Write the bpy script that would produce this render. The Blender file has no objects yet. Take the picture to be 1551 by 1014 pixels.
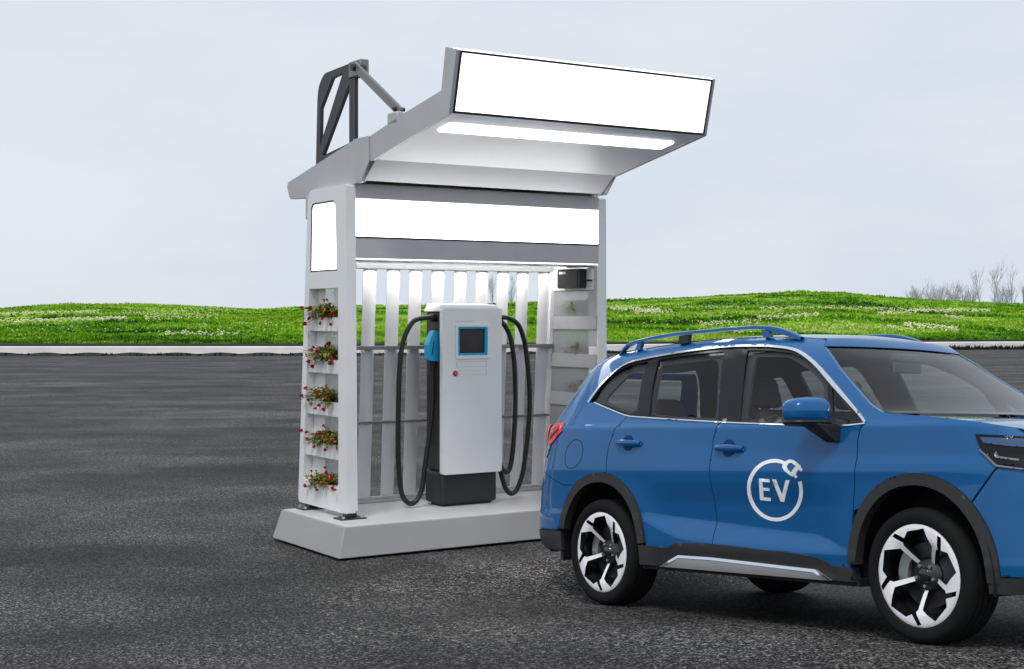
import bpy, bmesh, math, random
from mathutils import Matrix, Vector
from mathutils.geometry import delaunay_2d_cdt
random.seed(7)
rnd = random.random
uni = random.uniform
scene = bpy.context.scene
COL = scene.collection
PI = math.pi

# ------------------------------------------------------------------ materials
def nodes_of(m):
    m.use_nodes = True
    return m.node_tree.nodes, m.node_tree.links, m.node_tree.nodes['Principled BSDF']

def mat(name, base, rough=.5, metal=0.0, coat=0.0, coat_rough=.03, coat_ior=1.5, var=.06, vscale=9.0, bump=0.0, bscale=200.0,
        emit=None, estr=0.0, spec=.5, rvar=.08):
    m = bpy.data.materials.new(name)
    N, L, B = nodes_of(m)
    tc = N.new('ShaderNodeTexCoord')
    nz = N.new('ShaderNodeTexNoise'); nz.inputs['Scale'].default_value = vscale; nz.inputs['Detail'].default_value = 5
    L.new(tc.outputs['Object'], nz.inputs['Vector'])
    rp = N.new('ShaderNodeValToRGB')
    rp.color_ramp.elements[0].position = .3; rp.color_ramp.elements[1].position = .7
    rp.color_ramp.elements[0].color = (*[c * (1 - var) for c in base], 1)
    rp.color_ramp.elements[1].color = (*[min(1, c * (1 + var)) for c in base], 1)
    L.new(nz.outputs['Fac'], rp.inputs['Fac']); L.new(rp.outputs['Color'], B.inputs['Base Color'])
    mr = N.new('ShaderNodeMapRange'); mr.inputs['To Min'].default_value = max(.01, rough - rvar); mr.inputs['To Max'].default_value = min(1, rough + rvar)
    L.new(nz.outputs['Fac'], mr.inputs['Value']); L.new(mr.outputs['Result'], B.inputs['Roughness'])
    B.inputs['Metallic'].default_value = metal
    B.inputs['Coat Weight'].default_value = coat; B.inputs['Coat IOR'].default_value = coat_ior; B.inputs['Coat Roughness'].default_value = coat_rough
    B.inputs['Specular IOR Level'].default_value = spec
    if bump:
        n2 = N.new('ShaderNodeTexNoise'); n2.inputs['Scale'].default_value = bscale; n2.inputs['Detail'].default_value = 3
        L.new(tc.outputs['Object'], n2.inputs['Vector'])
        bp = N.new('ShaderNodeBump'); bp.inputs['Strength'].default_value = bump; bp.inputs['Distance'].default_value = .01
        L.new(n2.outputs['Fac'], bp.inputs['Height']); L.new(bp.outputs['Normal'], B.inputs['Normal'])
    if emit:
        B.inputs['Emission Color'].default_value = (*emit, 1); B.inputs['Emission Strength'].default_value = estr
    return m

def glass_mat(name, tint, rough=.01, ior=1.45, haze=0.0, hazecol=(.6, .62, .65)):
    m = bpy.data.materials.new(name); m.use_nodes = True
    N, L = m.node_tree.nodes, m.node_tree.links; N.clear()
    out = N.new('ShaderNodeOutputMaterial')
    tr = N.new('ShaderNodeBsdfTransparent'); gl = N.new('ShaderNodeBsdfGlossy'); gl.inputs['Roughness'].default_value = rough
    tc = N.new('ShaderNodeTexCoord'); nz = N.new('ShaderNodeTexNoise'); nz.inputs['Scale'].default_value = 3
    L.new(tc.outputs['Object'], nz.inputs['Vector'])
    cr = N.new('ShaderNodeValToRGB'); cr.color_ramp.elements[0].color = (*[t * .96 for t in tint], 1); cr.color_ramp.elements[1].color = (*tint, 1)
    L.new(nz.outputs['Fac'], cr.inputs['Fac']); L.new(cr.outputs['Color'], tr.inputs['Color'])
    lw = N.new('ShaderNodeLayerWeight'); lw.inputs['Blend'].default_value = .5
    pw = N.new('ShaderNodeMath'); pw.operation = 'POWER'; pw.inputs[1].default_value = 5; L.new(lw.outputs['Facing'], pw.inputs[0])
    f0 = ((ior - 1) / (ior + 1)) ** 2
    fr = N.new('ShaderNodeMath'); fr.operation = 'MULTIPLY_ADD'; fr.inputs[1].default_value = .9; fr.inputs[2].default_value = f0; L.new(pw.outputs[0], fr.inputs[0])
    mx = N.new('ShaderNodeMixShader'); L.new(fr.outputs[0], mx.inputs['Fac'])
    src = tr
    if haze:
        df = N.new('ShaderNodeBsdfDiffuse'); df.inputs['Color'].default_value = (*hazecol, 1)
        tl = N.new('ShaderNodeBsdfTranslucent'); tl.inputs['Color'].default_value = (*hazecol, 1)
        m0 = N.new('ShaderNodeMixShader'); m0.inputs['Fac'].default_value = .5; L.new(df.outputs[0], m0.inputs[1]); L.new(tl.outputs[0], m0.inputs[2])
        m1 = N.new('ShaderNodeMixShader'); m1.inputs['Fac'].default_value = haze
        L.new(tr.outputs[0], m1.inputs[1]); L.new(m0.outputs[0], m1.inputs[2]); src = m1
    L.new(src.outputs[0], mx.inputs[1]); L.new(gl.outputs[0], mx.inputs[2]); L.new(mx.outputs[0], out.inputs['Surface'])
    return m

def emis(name, col, s):
    return mat(name, (.9, .9, .9), .4, emit=col, estr=s, var=.01)

M = {}
M['white'] = mat('white_powder_coat', (.80, .80, .80), .42, var=.025, vscale=2.5, bump=.05, bscale=500)
M['slat'] = mat('white_slat_coat', (.74, .74, .74), .35, var=.04, vscale=3)
M['grey'] = mat('grey_aluminium', (.47, .47, .472), .45, .1, var=.05, vscale=3, bump=.03, bscale=300)
M['soffit'] = mat('pale_grey_panel', (.82, .82, .82), .45, var=.03, vscale=2)
M['mid_grey'] = mat('mid_grey_aluminium', (.20, .20, .202), .45, .1, var=.05, vscale=3)
M['dark_steel'] = mat('dark_steel', (.035, .035, .038), .45, .3, var=.15, vscale=6, bump=.05)
M['black'] = mat('black_plastic', (.012, .012, .013), .45, var=.2, vscale=12)
M['charger_black'] = mat('black_cabinet', (.020, .020, .022), .5, var=.1, vscale=5, bump=.06, bscale=400)
M['flank'] = mat('dark_grey_cabinet_side', (.026, .026, .028), .5, var=.1, vscale=5)
M['hose'] = mat('black_rubber', (.012, .012, .012), .38, var=.15, vscale=30)
M['charger_white'] = mat('white_cabinet', (.78, .78, .78), .35, var=.02, vscale=3)
M['cyan'] = mat('cyan_plastic', (.008, .40, .70), .35, coat=.3, var=.05)
M['screen'] = mat('dark_screen', (.03, .031, .033), .15, var=.1)
M['red'] = mat('red_plastic', (.5, .01, .02), .3, coat=.4)
M['label'] = mat('white_label', (.85, .85, .85), .5)
M['light'] = emis('lit_panel', (1, 1, 1), 1.9)
M['lightbox'] = emis('lit_header_panel', (1, 1, 1), 5.5)
M['led'] = emis('led_strip', (1, .99, .97), 28.0)
M['down'] = emis('downlight', (1, 1, 1), 7.0)
M['acrylic'] = glass_mat('frosted_acrylic', (.93, .94, .94), .25, 1.3, .48, (.62, .63, .63))
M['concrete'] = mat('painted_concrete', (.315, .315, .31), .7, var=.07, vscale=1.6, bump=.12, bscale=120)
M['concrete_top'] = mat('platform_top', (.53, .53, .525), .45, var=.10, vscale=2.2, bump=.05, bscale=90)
M['leaf'] = mat('plant_leaf', (.14, .20, .015), .5, var=.5, vscale=40)
M['stem'] = mat('plant_stem', (.30, .14, .05), .6, var=.3, vscale=40)
M['petal'] = mat('red_petal', (.55, .012, .02), .5, var=.4, vscale=60)
M['soil'] = mat('dark_soil', (.02, .018, .015), .9, var=.4, vscale=6)
M['bark'] = mat('hazed_bark', (.27, .26, .31), .85, var=.2, vscale=2)  # distance haze put into the pale violet grey
M['twig'] = mat('hazed_twigs', (.47, .46, .54), .85, var=.15, vscale=2)  # twigs paler still, haze mixed into their colour

# car paint: metallic flake under a clear coat
def paint():
    m = mat('blue_paint', (.001, .104, .300), .42, .10, 1.0, .015, coat_ior=1.36, var=.02, vscale=2, spec=.2)
    N, L, B = nodes_of(m)
    tc = N.new('ShaderNodeTexCoord'); v = N.new('ShaderNodeTexVoronoi'); v.inputs['Scale'].default_value = 900
    L.new(tc.outputs['Object'], v.inputs['Vector'])
    b = N.new('ShaderNodeBump'); b.inputs['Strength'].default_value = .05; b.inputs['Distance'].default_value = .001
    L.new(v.outputs['Distance'], b.inputs['Height']); L.new(b.outputs['Normal'], B.inputs['Normal'])
    return m
M['paint'] = paint()
M['gap'] = mat('dark_liner', (.004, .004, .004), .8)
M['clad'] = mat('black_cladding', (.026, .026, .026), .55, var=.1, vscale=20, bump=.12, bscale=600)
M['pillar'] = mat('gloss_black_pillar', (.006, .008, .011), .15, var=.05, spec=.25)
M['sill_grey'] = mat('satin_grey_trim', (.26, .265, .27), .4, .3, var=.05)
M['chrome'] = mat('satin_chrome', (.72, .76, .82), .18, 1.0, var=.03)
M['silver'] = mat('silver_trim', (.50, .52, .54), .25, .8, var=.05)
M['alloy'] = mat('machined_alloy', (.90, .90, .91), .35, .10, var=.04, vscale=20)
M['rimblack'] = mat('gloss_black_rim', (.008, .008, .009), .25, coat=.5)
M['tyre'] = mat('tyre_rubber', (.0065, .0065, .0065), .8, var=.25, vscale=25, bump=.1, bscale=150, spec=.25)
M['disc'] = mat('steel_disc', (.05, .05, .052), .45, .6, var=.2, vscale=15)
M['cabin'] = mat('black_cabin_trim', (.026, .026, .026), .75, var=.2, vscale=10)
M['seat'] = mat('black_seat_fabric', (.045, .045, .046), .8, var=.2, vscale=30, bump=.2, bscale=250)
M['seat_tan'] = mat('brown_stitched_trim', (.14, .11, .08), .8, var=.2, vscale=30)
M['headliner'] = mat('grey_headliner', (.10, .10, .10), .9, var=.1, vscale=10)
M['side_glass'] = glass_mat('side_glass', (.93, .95, .96))
M['tint_glass'] = glass_mat('privacy_glass', (.88, .91, .93))
M['wind_glass'] = glass_mat('windscreen_glass', (.95, .97, .97))
M['lamp_red'] = mat('red_lamp_lens', (.78, .018, .018), .15, coat=.4, var=.12, vscale=14)
M['lamp_smoke'] = mat('smoke_lamp_lens', (.16, .16, .165), .15, coat=1, var=.1)
M['lamp_blue'] = mat('blue_reflection_lens', (.01, .06, .17), .08, coat=1)  # bluish reflection put into the lens colour
M['cup_shade'] = mat('cup_shade_paint', (.003, .045, .15), .5, var=.05, spec=.15)  # shade of the handle hollow put into a darker blue
M['decal'] = mat('white_decal', (.96, .96, .96), .4, var=.01)

# ------------------------------------------------------------------ mesh helpers
def link(name, me, parent=None, loc=None, mtx=None):
    o = bpy.data.objects.new(name, me); COL.objects.link(o)
    if parent: o.parent = parent
    if loc is not None: o.location = loc
    if mtx is not None: o.matrix_local = mtx
    return o

def tag(o, label=None, cat=None, group=None, kind=None):
    if label: o['label'] = label
    if cat: o['category'] = cat
    if group: o['group'] = group
    if kind: o['kind'] = kind
    return o

def empty(name, label, cat, loc=(0, 0, 0), rz=0, group=None):
    o = link(name, None, None, loc); o.rotation_euler = (0, 0, rz); o.empty_display_size = .1
    return tag(o, label, cat, group)

class MB:
    def __init__(s): s.v = []; s.f = []; s.m = []; s.sm = []
    def add(s, vs, fs, mi=0, smooth=False):
        k = len(s.v); s.v += [tuple(p) for p in vs]
        for f in fs: s.f.append(tuple(i + k for i in f)); s.m.append(mi); s.sm.append(smooth)
        return s
    def box(s, x0, x1, y0, y1, z0, z1, mi=0):
        vs = [(x, y, z) for z in (z0, z1) for y in (y0, y1) for x in (x0, x1)]
        return s.add(vs, [(0, 2, 3, 1), (4, 5, 7, 6), (0, 1, 5, 4), (1, 3, 7, 5), (3, 2, 6, 7), (2, 0, 4, 6)], mi)
    def hexa(s, low, high, mi=0):   # two quads of four corners
        return s.add(list(low) + list(high), [(3, 2, 1, 0), (4, 5, 6, 7)] + [(i, (i + 1) % 4, 4 + (i + 1) % 4, 4 + i) for i in range(4)], mi)
    def tube(s, path, r, n=10, mi=0, caps=True, sq=False):
        P = [Vector(p) for p in path]; rs = r if isinstance(r, (list, tuple)) else [r] * len(P)
        up = Vector((0, 0, 1)); rings = []; prev = None
        for i, p in enumerate(P):
            t = (P[min(i + 1, len(P) - 1)] - P[max(i - 1, 0)]).normalized()
            if prev is None:
                a = up if abs(t.z) < .9 else Vector((1, 0, 0))
                x = t.cross(a).normalized()
            else:
                x = (prev - t * prev.dot(t)).normalized()
            prev = x; y = t.cross(x)
            off = PI / 4 if sq else 0
            rings.append([p + (x * math.cos(2 * PI * k / n + off) + y * math.sin(2 * PI * k / n + off)) * rs[i] for k in range(n)])
        vs = [q for R in rings for q in R]
        fs = [(i * n + k, i * n + (k + 1) % n, (i + 1) * n + (k + 1) % n, (i + 1) * n + k) for i in range(len(P) - 1) for k in range(n)]
        s.add(vs, fs, mi, not sq)
        if caps: s.add(rings[0], [tuple(range(n - 1, -1, -1))], mi); s.add(rings[-1], [tuple(range(n))], mi)
        return s
    def lathe(s, prof, n=48, axis='y', c=(0, 0, 0), mi=0, smooth=True):
        vs = []
        for (a, r) in prof:
            for k in range(n):
                t = 2 * PI * k / n
                if axis == 'y': vs.append((c[0] + r * math.cos(t), c[1] + a, c[2] + r * math.sin(t)))
                else: vs.append((c[0] + r * math.cos(t), c[1] + r * math.sin(t), c[2] + a))
        m = len(prof)
        fs = [(i * n + k, i * n + (k + 1) % n, (i + 1) * n + (k + 1) % n, (i + 1) * n + k) for i in range(m - 1) for k in range(n)]
        return s.add(vs, fs, mi, smooth)
    def grid(s, rows, mi=0, smooth=True):
        n = len(rows[0]); vs = [p for r in rows for p in r]
        return s.add(vs, [(i * n + j, i * n + j + 1, (i + 1) * n + j + 1, (i + 1) * n + j) for i in range(len(rows) - 1) for j in range(n - 1)], mi, smooth)
    def build(s, name, mats, parent=None, bevel=0, seg=2, loc=None, weld=False, sharp=None, fixn=True):
        me = bpy.data.meshes.new(name); me.from_pydata(s.v, [], s.f)
        for m in (mats if isinstance(mats, (list, tuple)) else [mats]): me.materials.append(m)
        me.polygons.foreach_set('material_index', s.m); me.polygons.foreach_set('use_smooth', s.sm)
        if bevel or weld or fixn:
            b = bmesh.new(); b.from_mesh(me)
            if weld or bevel: bmesh.ops.remove_doubles(b, verts=b.verts, dist=1e-5)
            if fixn: bmesh.ops.recalc_face_normals(b, faces=b.faces)
            if bevel:
                es = [e for e in b.edges if len(e.link_faces) == 2 and e.calc_face_angle(0) > .5]
                for f in b.faces: f.smooth = False
                res = bmesh.ops.bevel(b, geom=es, offset=bevel, segments=seg, profile=.5, affect='EDGES', clamp_overlap=True)
                for f in res['faces']: f.smooth = True
            b.to_mesh(me); b.free()
        if sharp: me.set_sharp_from_angle(angle=math.radians(sharp or 40))
        return link(name, me, parent, loc)

def inside(p, poly):
    x, y = p; r = False; j = len(poly) - 1
    for i in range(len(poly)):
        xi, yi = poly[i]; xj, yj = poly[j]
        if (yi > y) != (yj > y) and x < (xj - xi) * (y - yi) / (yj - yi) + xi: r = not r
        j = i
    return r

def resample(loop, step):
    out = []
    for (a, b) in zip(loop, loop[1:] + loop[:1]):
        d = math.hypot(b[0] - a[0], b[1] - a[1]); n = max(1, int(math.ceil(d / step)))
        for k in range(n): out.append((a[0] + (b[0] - a[0]) * k / n, a[1] + (b[1] - a[1]) * k / n))
    return out

def spl(pts, n=6):
    out = []
    for i in range(len(pts) - 1):
        p0 = pts[max(i - 1, 0)]; p1 = pts[i]; p2 = pts[i + 1]; p3 = pts[min(i + 2, len(pts) - 1)]
        for k in range(n):
            t = k / n
            out.append(tuple(.5 * ((2 * b) + (-a + c) * t + (2 * a - 5 * b + 4 * c - d) * t * t + (-a + 3 * b - 3 * c + d) * t ** 3) for a, b, c, d in zip(p0, p1, p2, p3)))
    out.append(tuple(pts[-1])); return out

def offs(loop, d):
    """move a closed loop inwards by d"""
    A = sum(a[0] * b[1] - b[0] * a[1] for a, b in zip(loop, loop[1:] + loop[:1]))
    sg = 1 if A > 0 else -1; n = len(loop); out = []
    for i in range(n):
        p = Vector(loop[i - 1]); q = Vector(loop[i]); r = Vector(loop[(i + 1) % n])
        e1 = (q - p); e2 = (r - q)
        if e1.length < 1e-9 or e2.length < 1e-9: out.append(tuple(q)); continue
        n1 = Vector((-e1.y, e1.x)).normalized() * sg; n2 = Vector((-e2.y, e2.x)).normalized() * sg
        b = (n1 + n2)
        if b.length < 1e-6: out.append(tuple(q)); continue
        b.normalize(); k = d / max(.35, b.dot(n1)); out.append(tuple(q + b * k))
    return out

def rrect(x0, x1, y0, y1, r, n=5, taper=None):
    pts = []
    for (cx, cy, a0) in ((x1 - r, y1 - r, 0), (x0 + r, y1 - r, 90), (x0 + r, y0 + r, 180), (x1 - r, y0 + r, 270)):
        for k in range(n + 1):
            a = math.radians(a0 + 90 * k / n); pts.append((cx + r * math.cos(a), cy + r * math.sin(a)))
    return pts

def roundpoly(pts, r, n=4):
    out = []; m = len(pts)
    for i in range(m):
        p = Vector(pts[i - 1]); q = Vector(pts[i]); s = Vector(pts[(i + 1) % m])
        rr = r[i] if isinstance(r, (list, tuple)) else r
        a = (p - q); b = (s - q); k = min(rr, a.length * .45, b.length * .45)
        if k < 1e-5: out.append(tuple(q)); continue
        A = q + a.normalized() * k; B = q + b.normalized() * k
        for j in range(n + 1):
            t = j / n; out.append(tuple(A * (1 - t) ** 2 + q * 2 * t * (1 - t) + B * t * t))
    return out

def tri2d(outer, holes=(), step=None):
    """triangulate a polygon with holes; step adds inner points. returns verts, tris, border loops (index lists)"""
    V = []; E = []
    loops = [list(outer)] + [list(h) for h in holes]
    if step: loops = [resample(l, step) for l in loops]
    for l in loops:
        k = len(V); V += l; E += [(k + i, k + (i + 1) % len(l)) for i in range(len(l))]
    if step:
        xs = [p[0] for p in loops[0]]; ys = [p[1] for p in loops[0]]
        cell = {}
        for p in V: cell.setdefault((int(p[0] // step), int(p[1] // step)), []).append(p)
        y = min(ys) + step * .5; row = 0
        while y < max(ys):
            x = min(xs) + step * (.5 if row % 2 else .25)
            while x < max(xs):
                if inside((x, y), loops[0]) and not any(inside((x, y), h) for h in loops[1:]):
                    cx, cy = int(x // step), int(y // step); ok = True
                    for dx in (-1, 0, 1):
                        for dy in (-1, 0, 1):
                            for q in cell.get((cx + dx, cy + dy), ()):
                                if (q[0] - x) ** 2 + (q[1] - y) ** 2 < (step * .45) ** 2: ok = False
                    if ok: V.append((x, y))
                x += step
            y += step * .87; row += 1
    v2, e2, f2, ov, oe, of = delaunay_2d_cdt([Vector(p) for p in V], E, [], 0, 1e-6)
    v2 = [tuple(p) for p in v2]
    tris = []
    for f in f2:
        c = (sum(v2[i][0] for i in f) / len(f), sum(v2[i][1] for i in f) / len(f))
        if inside(c, loops[0]) and not any(inside(c, h) for h in loops[1:]): tris.append(tuple(f))
    cnt = {}
    for f in tris:
        for i in range(len(f)):
            e = (f[i], f[(i + 1) % len(f)]); cnt[tuple(sorted(e))] = cnt.get(tuple(sorted(e)), []) + [e]
    border = [x[0] for x in cnt.values() if len(x) == 1]
    return v2, tris, border

def slab(mb, outer, holes, fn0, fn1, mi=0, mi_side=None, step=None, smooth=False):
    """a sheet with thickness: fn0 / fn1 take (a, b) to the front and back points"""
    v, t, b = tri2d(outer, holes, step)
    mb.add([fn0(*p) for p in v], t, mi, smooth)
    mb.add([fn1(*p) for p in v], [f[::-1] for f in t], mi if mi_side is None else mi_side, smooth)
    ids = sorted({i for e in b for i in e}); ix = {i: k for k, i in enumerate(ids)}
    mb.add([fn0(*v[i]) for i in ids] + [fn1(*v[i]) for i in ids], [(ix[e[0]], ix[e[0]] + len(ids), ix[e[1]] + len(ids), ix[e[1]]) for e in b], mi if mi_side is None else mi_side)
    return mb

def copy_tree(o, parent=None):
    c = o.copy(); COL.objects.link(c)
    if parent:
        c.parent = parent
    for ch in list(o.children): copy_tree(ch, c)
    return c
# ------------------------------------------------------------------ camera, sky, sun
CAMH = 1.8
cam = bpy.data.cameras.new('camera'); co = bpy.data.objects.new('camera', cam); COL.objects.link(co)
co.location = (0, 0, CAMH); co.rotation_euler = (PI / 2, 0, 0)
cam.sensor_width = 36; cam.lens = 2175 / 1551 * 36; cam.shift_y = -26 / 1551; cam.clip_start = .1; cam.clip_end = 3000
scene.camera = co

SUN_EL, SUN_AZ = math.radians(58), math.radians(-20)   # azimuth of the sun seen from above, from behind the camera to the left
w = bpy.data.worlds.new('World'); scene.world = w; w.use_nodes = True
N, L = w.node_tree.nodes, w.node_tree.links
bg = N['Background']
sky = N.new('ShaderNodeTexSky'); sky.sky_type = 'NISHITA'; sky.sun_disc = False
sky.sun_elevation = SUN_EL
sd = Vector((-math.sin(math.radians(22)), -math.cos(math.radians(22)), 0))
sky.sun_rotation = math.atan2(sd.x, sd.y)
sky.altitude = 100; sky.dust_density = 4
tc = N.new('ShaderNodeTexCoord'); mp = N.new('ShaderNodeMapping'); mp.inputs['Scale'].default_value = (1.6, 1.6, 5)
L.new(tc.outputs['Generated'], mp.inputs['Vector'])
nz = N.new('ShaderNodeTexNoise'); nz.inputs['Scale'].default_value = 1.7; nz.inputs['Detail'].default_value = 6; nz.inputs['Roughness'].default_value = .55
L.new(mp.outputs[0], nz.inputs['Vector'])
rp = N.new('ShaderNodeValToRGB')   # overcast cloud deck, pale blue grey
rp.color_ramp.elements[0].position = .35; rp.color_ramp.elements[0].color = (.69, .772, .872, 1)
rp.color_ramp.elements[1].position = .65; rp.color_ramp.elements[1].color = (.80, .85, .905, 1)
L.new(nz.outputs['Fac'], rp.inputs['Fac'])
sc = N.new('ShaderNodeVectorMath'); sc.operation = 'SCALE'; sc.inputs['Scale'].default_value = 10.0
L.new(rp.outputs['Color'], sc.inputs[0])
mx = N.new('ShaderNodeMixRGB'); mx.inputs['Fac'].default_value = .94
L.new(sky.outputs['Color'], mx.inputs['Color1']); L.new(sc.outputs[0], mx.inputs['Color2'])
L.new(mx.outputs['Color'], bg.inputs['Color']); bg.inputs['Strength'].default_value = .1
sun = bpy.data.lights.new('sun', 'SUN'); sun.energy = 1.5; sun.angle = math.radians(14); sun.color = (1, .975, .94)
so = bpy.data.objects.new('sun', sun); COL.objects.link(so)
to_sun = Vector((sd.x * math.cos(SUN_EL), sd.y * math.cos(SUN_EL), math.sin(SUN_EL)))
so.rotation_euler = to_sun.to_track_quat('Z', 'Y').to_euler(); so.location = (0, 0, 30)
vs = scene.view_settings; vs.view_transform = 'Standard'; vs.look = 'None'; vs.exposure = 0; vs.gamma = 1
scene.cycles.max_bounces = 10; scene.cycles.transparent_max_bounces = 16

# ------------------------------------------------------------------ car pose (the lot falls gently towards the grass under the car)
def rot3(a, b, c):
    return Matrix.Rotation(a, 4, 'Z') @ Matrix.Rotation(b, 4, 'Y') @ Matrix.Rotation(c, 4, 'X')
CAR = Matrix.Translation((1.2910205, 9.8070701, -.11562471)) @ rot3(math.radians(-55.42034384), math.radians(-5.05261223), math.radians(-3.11438441))
CARI = CAR.inverted()

def lot_z(x, y):
    l = CARI @ Vector((x, y, 0)); lx, ly = l.x, l.y
    pz = -.07449 + .005207 * (x - .66414) - .103795 * (y - 9.37936)
    dx = lx - 1.30
    ex = (dx - 1.55) / 2.4 if dx > 0 else (-dx - 1.55) / 1.15
    ey = (abs(ly) - 1.0) / (2.3 if ly < 0 else 2.3)
    d = math.hypot(max(ex, 0), max(ey, 0)); k = max(0, min(1, 1 - d)); k = k * k * (3 - 2 * k)
    return pz * k

def asphalt():
    m = bpy.data.materials.new('asphalt'); N, L, B = nodes_of(m)
    tc = N.new('ShaderNodeTexCoord')
    def noise(scale, detail=2, rough=.5, vec=None):
        n = N.new('ShaderNodeTexNoise'); n.inputs['Scale'].default_value = scale; n.inputs['Detail'].default_value = detail; n.inputs['Roughness'].default_value = rough
        L.new(vec or tc.outputs['Object'], n.inputs['Vector']); return n.outputs['Fac']
    def ramp(src, a, b, ca, cb):
        r = N.new('ShaderNodeValToRGB'); e = r.color_ramp.elements; e[0].position = a; e[1].position = b; e[0].color = (*[ca] * 3, 1); e[1].color = (*[cb] * 3, 1)
        L.new(src, r.inputs['Fac']); return r.outputs['Color']
    def mul(a, b):
        x = N.new('ShaderNodeMixRGB'); x.blend_type = 'MULTIPLY'; x.inputs['Fac'].default_value = 1; L.new(a, x.inputs['Color1']); L.new(b, x.inputs['Color2']); return x.outputs['Color']
    grain = noise(62, 3, .7)
    vo = N.new('ShaderNodeTexVoronoi'); vo.inputs['Scale'].default_value = 75; L.new(tc.outputs['Object'], vo.inputs['Vector'])
    g = ramp(grain, .46, .58, .005, .135)
    stone = N.new('ShaderNodeSeparateColor'); L.new(vo.outputs['Color'], stone.inputs[0])
    g2 = ramp(stone.outputs[0], .1, .9, .12, 1.95)
    mp = N.new('ShaderNodeMapping'); mp.inputs['Location'].default_value = (1.3, .4, 0); mp.inputs['Scale'].default_value = (.22, .50, 1); mp.inputs['Rotation'].default_value = (0, 0, .12); L.new(tc.outputs['Object'], mp.inputs['Vector'])
    wear = ramp(noise(1.0, 5, .55, mp.outputs[0]), .36, .66, .50, 1.45)
    mp2 = N.new('ShaderNodeMapping'); mp2.inputs['Scale'].default_value = (.16, .40, 1); mp2.inputs['Rotation'].default_value = (0, 0, -.06); L.new(tc.outputs['Object'], mp2.inputs['Vector'])
    wear2 = ramp(noise(.6, 3, .5, mp2.outputs[0]), .35, .68, .80, 1.18)
    patch = ramp(noise(.75, 6, .62), .37, .63, .66, 1.40)
    c = mul(mul(mul(mul(g, g2), wear), wear2), patch)
    c = mul(c, ramp(noise(21, 3, .7), .40, .60, .55, 1.5))
    tn = N.new('ShaderNodeRGB'); tn.outputs[0].default_value = (.89, .845, .80, 1)
    L.new(mul(c, tn.outputs[0]), B.inputs['Base Color'])
    B.inputs['Roughness'].default_value = .75; B.inputs['Specular IOR Level'].default_value = .22
    b = N.new('ShaderNodeBump'); b.inputs['Strength'].default_value = .6; b.inputs['Distance'].default_value = .006
    L.new(grain, b.inputs['Height']); L.new(b.outputs['Normal'], B.inputs['Normal'])
    return m
M['asphalt'] = asphalt()

def axis_pts(lo, hi, c0, c1, fine):
    out = []; x = c0
    while x < c1: out.append(x); x += fine
    s = fine; y = x
    while y < hi: out.append(y); s *= 1.35; y += s
    out.append(hi); s = fine; y = c0 - s
    while y > lo: out.insert(0, y); s *= 1.35; y -= s
    out.insert(0, lo); return out
xs = axis_pts(-700, 700, -3, 7.5, .15); ys = axis_pts(-300, 1200, 4.5, 14, .15)
g = MB(); g.grid([[(x, y, lot_z(x, y)) for x in xs] for y in ys])
tag(g.build('ground', M['asphalt'], fixn=False), kind='structure')

# ------------------------------------------------------------------ kerb along the far edge of the lot
def px(x, D): return (x - 775.5) / 2175 * D
KP = [(-2000, 540.5), (-500, 539.8), (0, 539.3), (560, 539.2), (925, 535.5), (1200, 532), (1551, 529.5), (2100, 528), (3600, 526)]
def kerb_at(p):
    y = 539.8
    for (a, b), (c, d) in zip(KP, KP[1:]):
        if a <= p <= c: y = b + (d - b) * (p - a) / (c - a)
    D = 2175 * CAMH / (y - 481); return px(p, D), D
line = [kerb_at(p) for p in range(-1990, 3590, 12)]
M['kerb'] = mat('pale_concrete_kerb', (.80, .765, .73), .8, var=.14, vscale=.6, bump=.3, bscale=20)
k = MB()
prof = [(0.0, -.05), (0.0, .10), (.03, .11), (.05, .40), (.08, .43), (.42, .44), (.45, .40), (.45, -.05)]
rows = []
for (x, y) in line: rows.append([(x, y + a, b) for a, b in prof])
k.grid(rows, smooth=False)
tag(k.build('kerb', M['kerb']), kind='structure')
gut = MB()
rows = [[(x, y - .62, .004), (x, y - .30, .02), (x, y - .02, .13 + .03 * math.sin(x * 3.1)), (x, y + .004, .0)] for (x, y) in line]
gut.grid(rows, smooth=False)
tag(gut.build('gutter', M['soil'], fixn=False), kind='structure')
soilbed = MB(); soilbed.grid([[(x, y + .455, .34), (x, y + .55, .52), (x, y + 1.1, .56), (x, y + 1.9, .50)] for (x, y) in line], smooth=False)
tag(soilbed.build('soil_bed', M['soil'], fixn=False), kind='structure')
M['weed'] = mat('dark_dry_weeds', (.018, .016, .013), .9, var=.5, vscale=3)
wd = MB()
def tuft(mb, x, y, z, h, n, wmax, lean=.5):
    for _ in range(n):
        a = uni(0, 2 * PI); b = wmax * uni(.5, 1); hh = h * uni(.5, 1); lx, ly = math.cos(a), math.sin(a); k = lean * uni(.1, 1) * hh
        cx, cy = x + lx * k * .3, y + ly * k * .3
        mb.add([(cx - ly * b, cy + lx * b, z), (cx + ly * b, cy - lx * b, z), (x + lx * k, y + ly * k, z + hh)], [(0, 1, 2)])
for _ in range(2600):
    p = uni(-200, 1750); x, y = kerb_at(p)
    dens = .9 if p > 1340 else (.30 if p < 560 else .5)
    if rnd() > dens: continue
    tuft(wd, x, y - uni(.02, .35), 0, (.30 if p > 1340 else .17) * uni(.4, 1.2), 4, .10, .8)
tag(wd.build('dead_weeds', M['weed'], fixn=False), kind='stuff', label='dark dead weeds and leaf litter along the foot of the pale kerb', cat='weeds')

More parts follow.
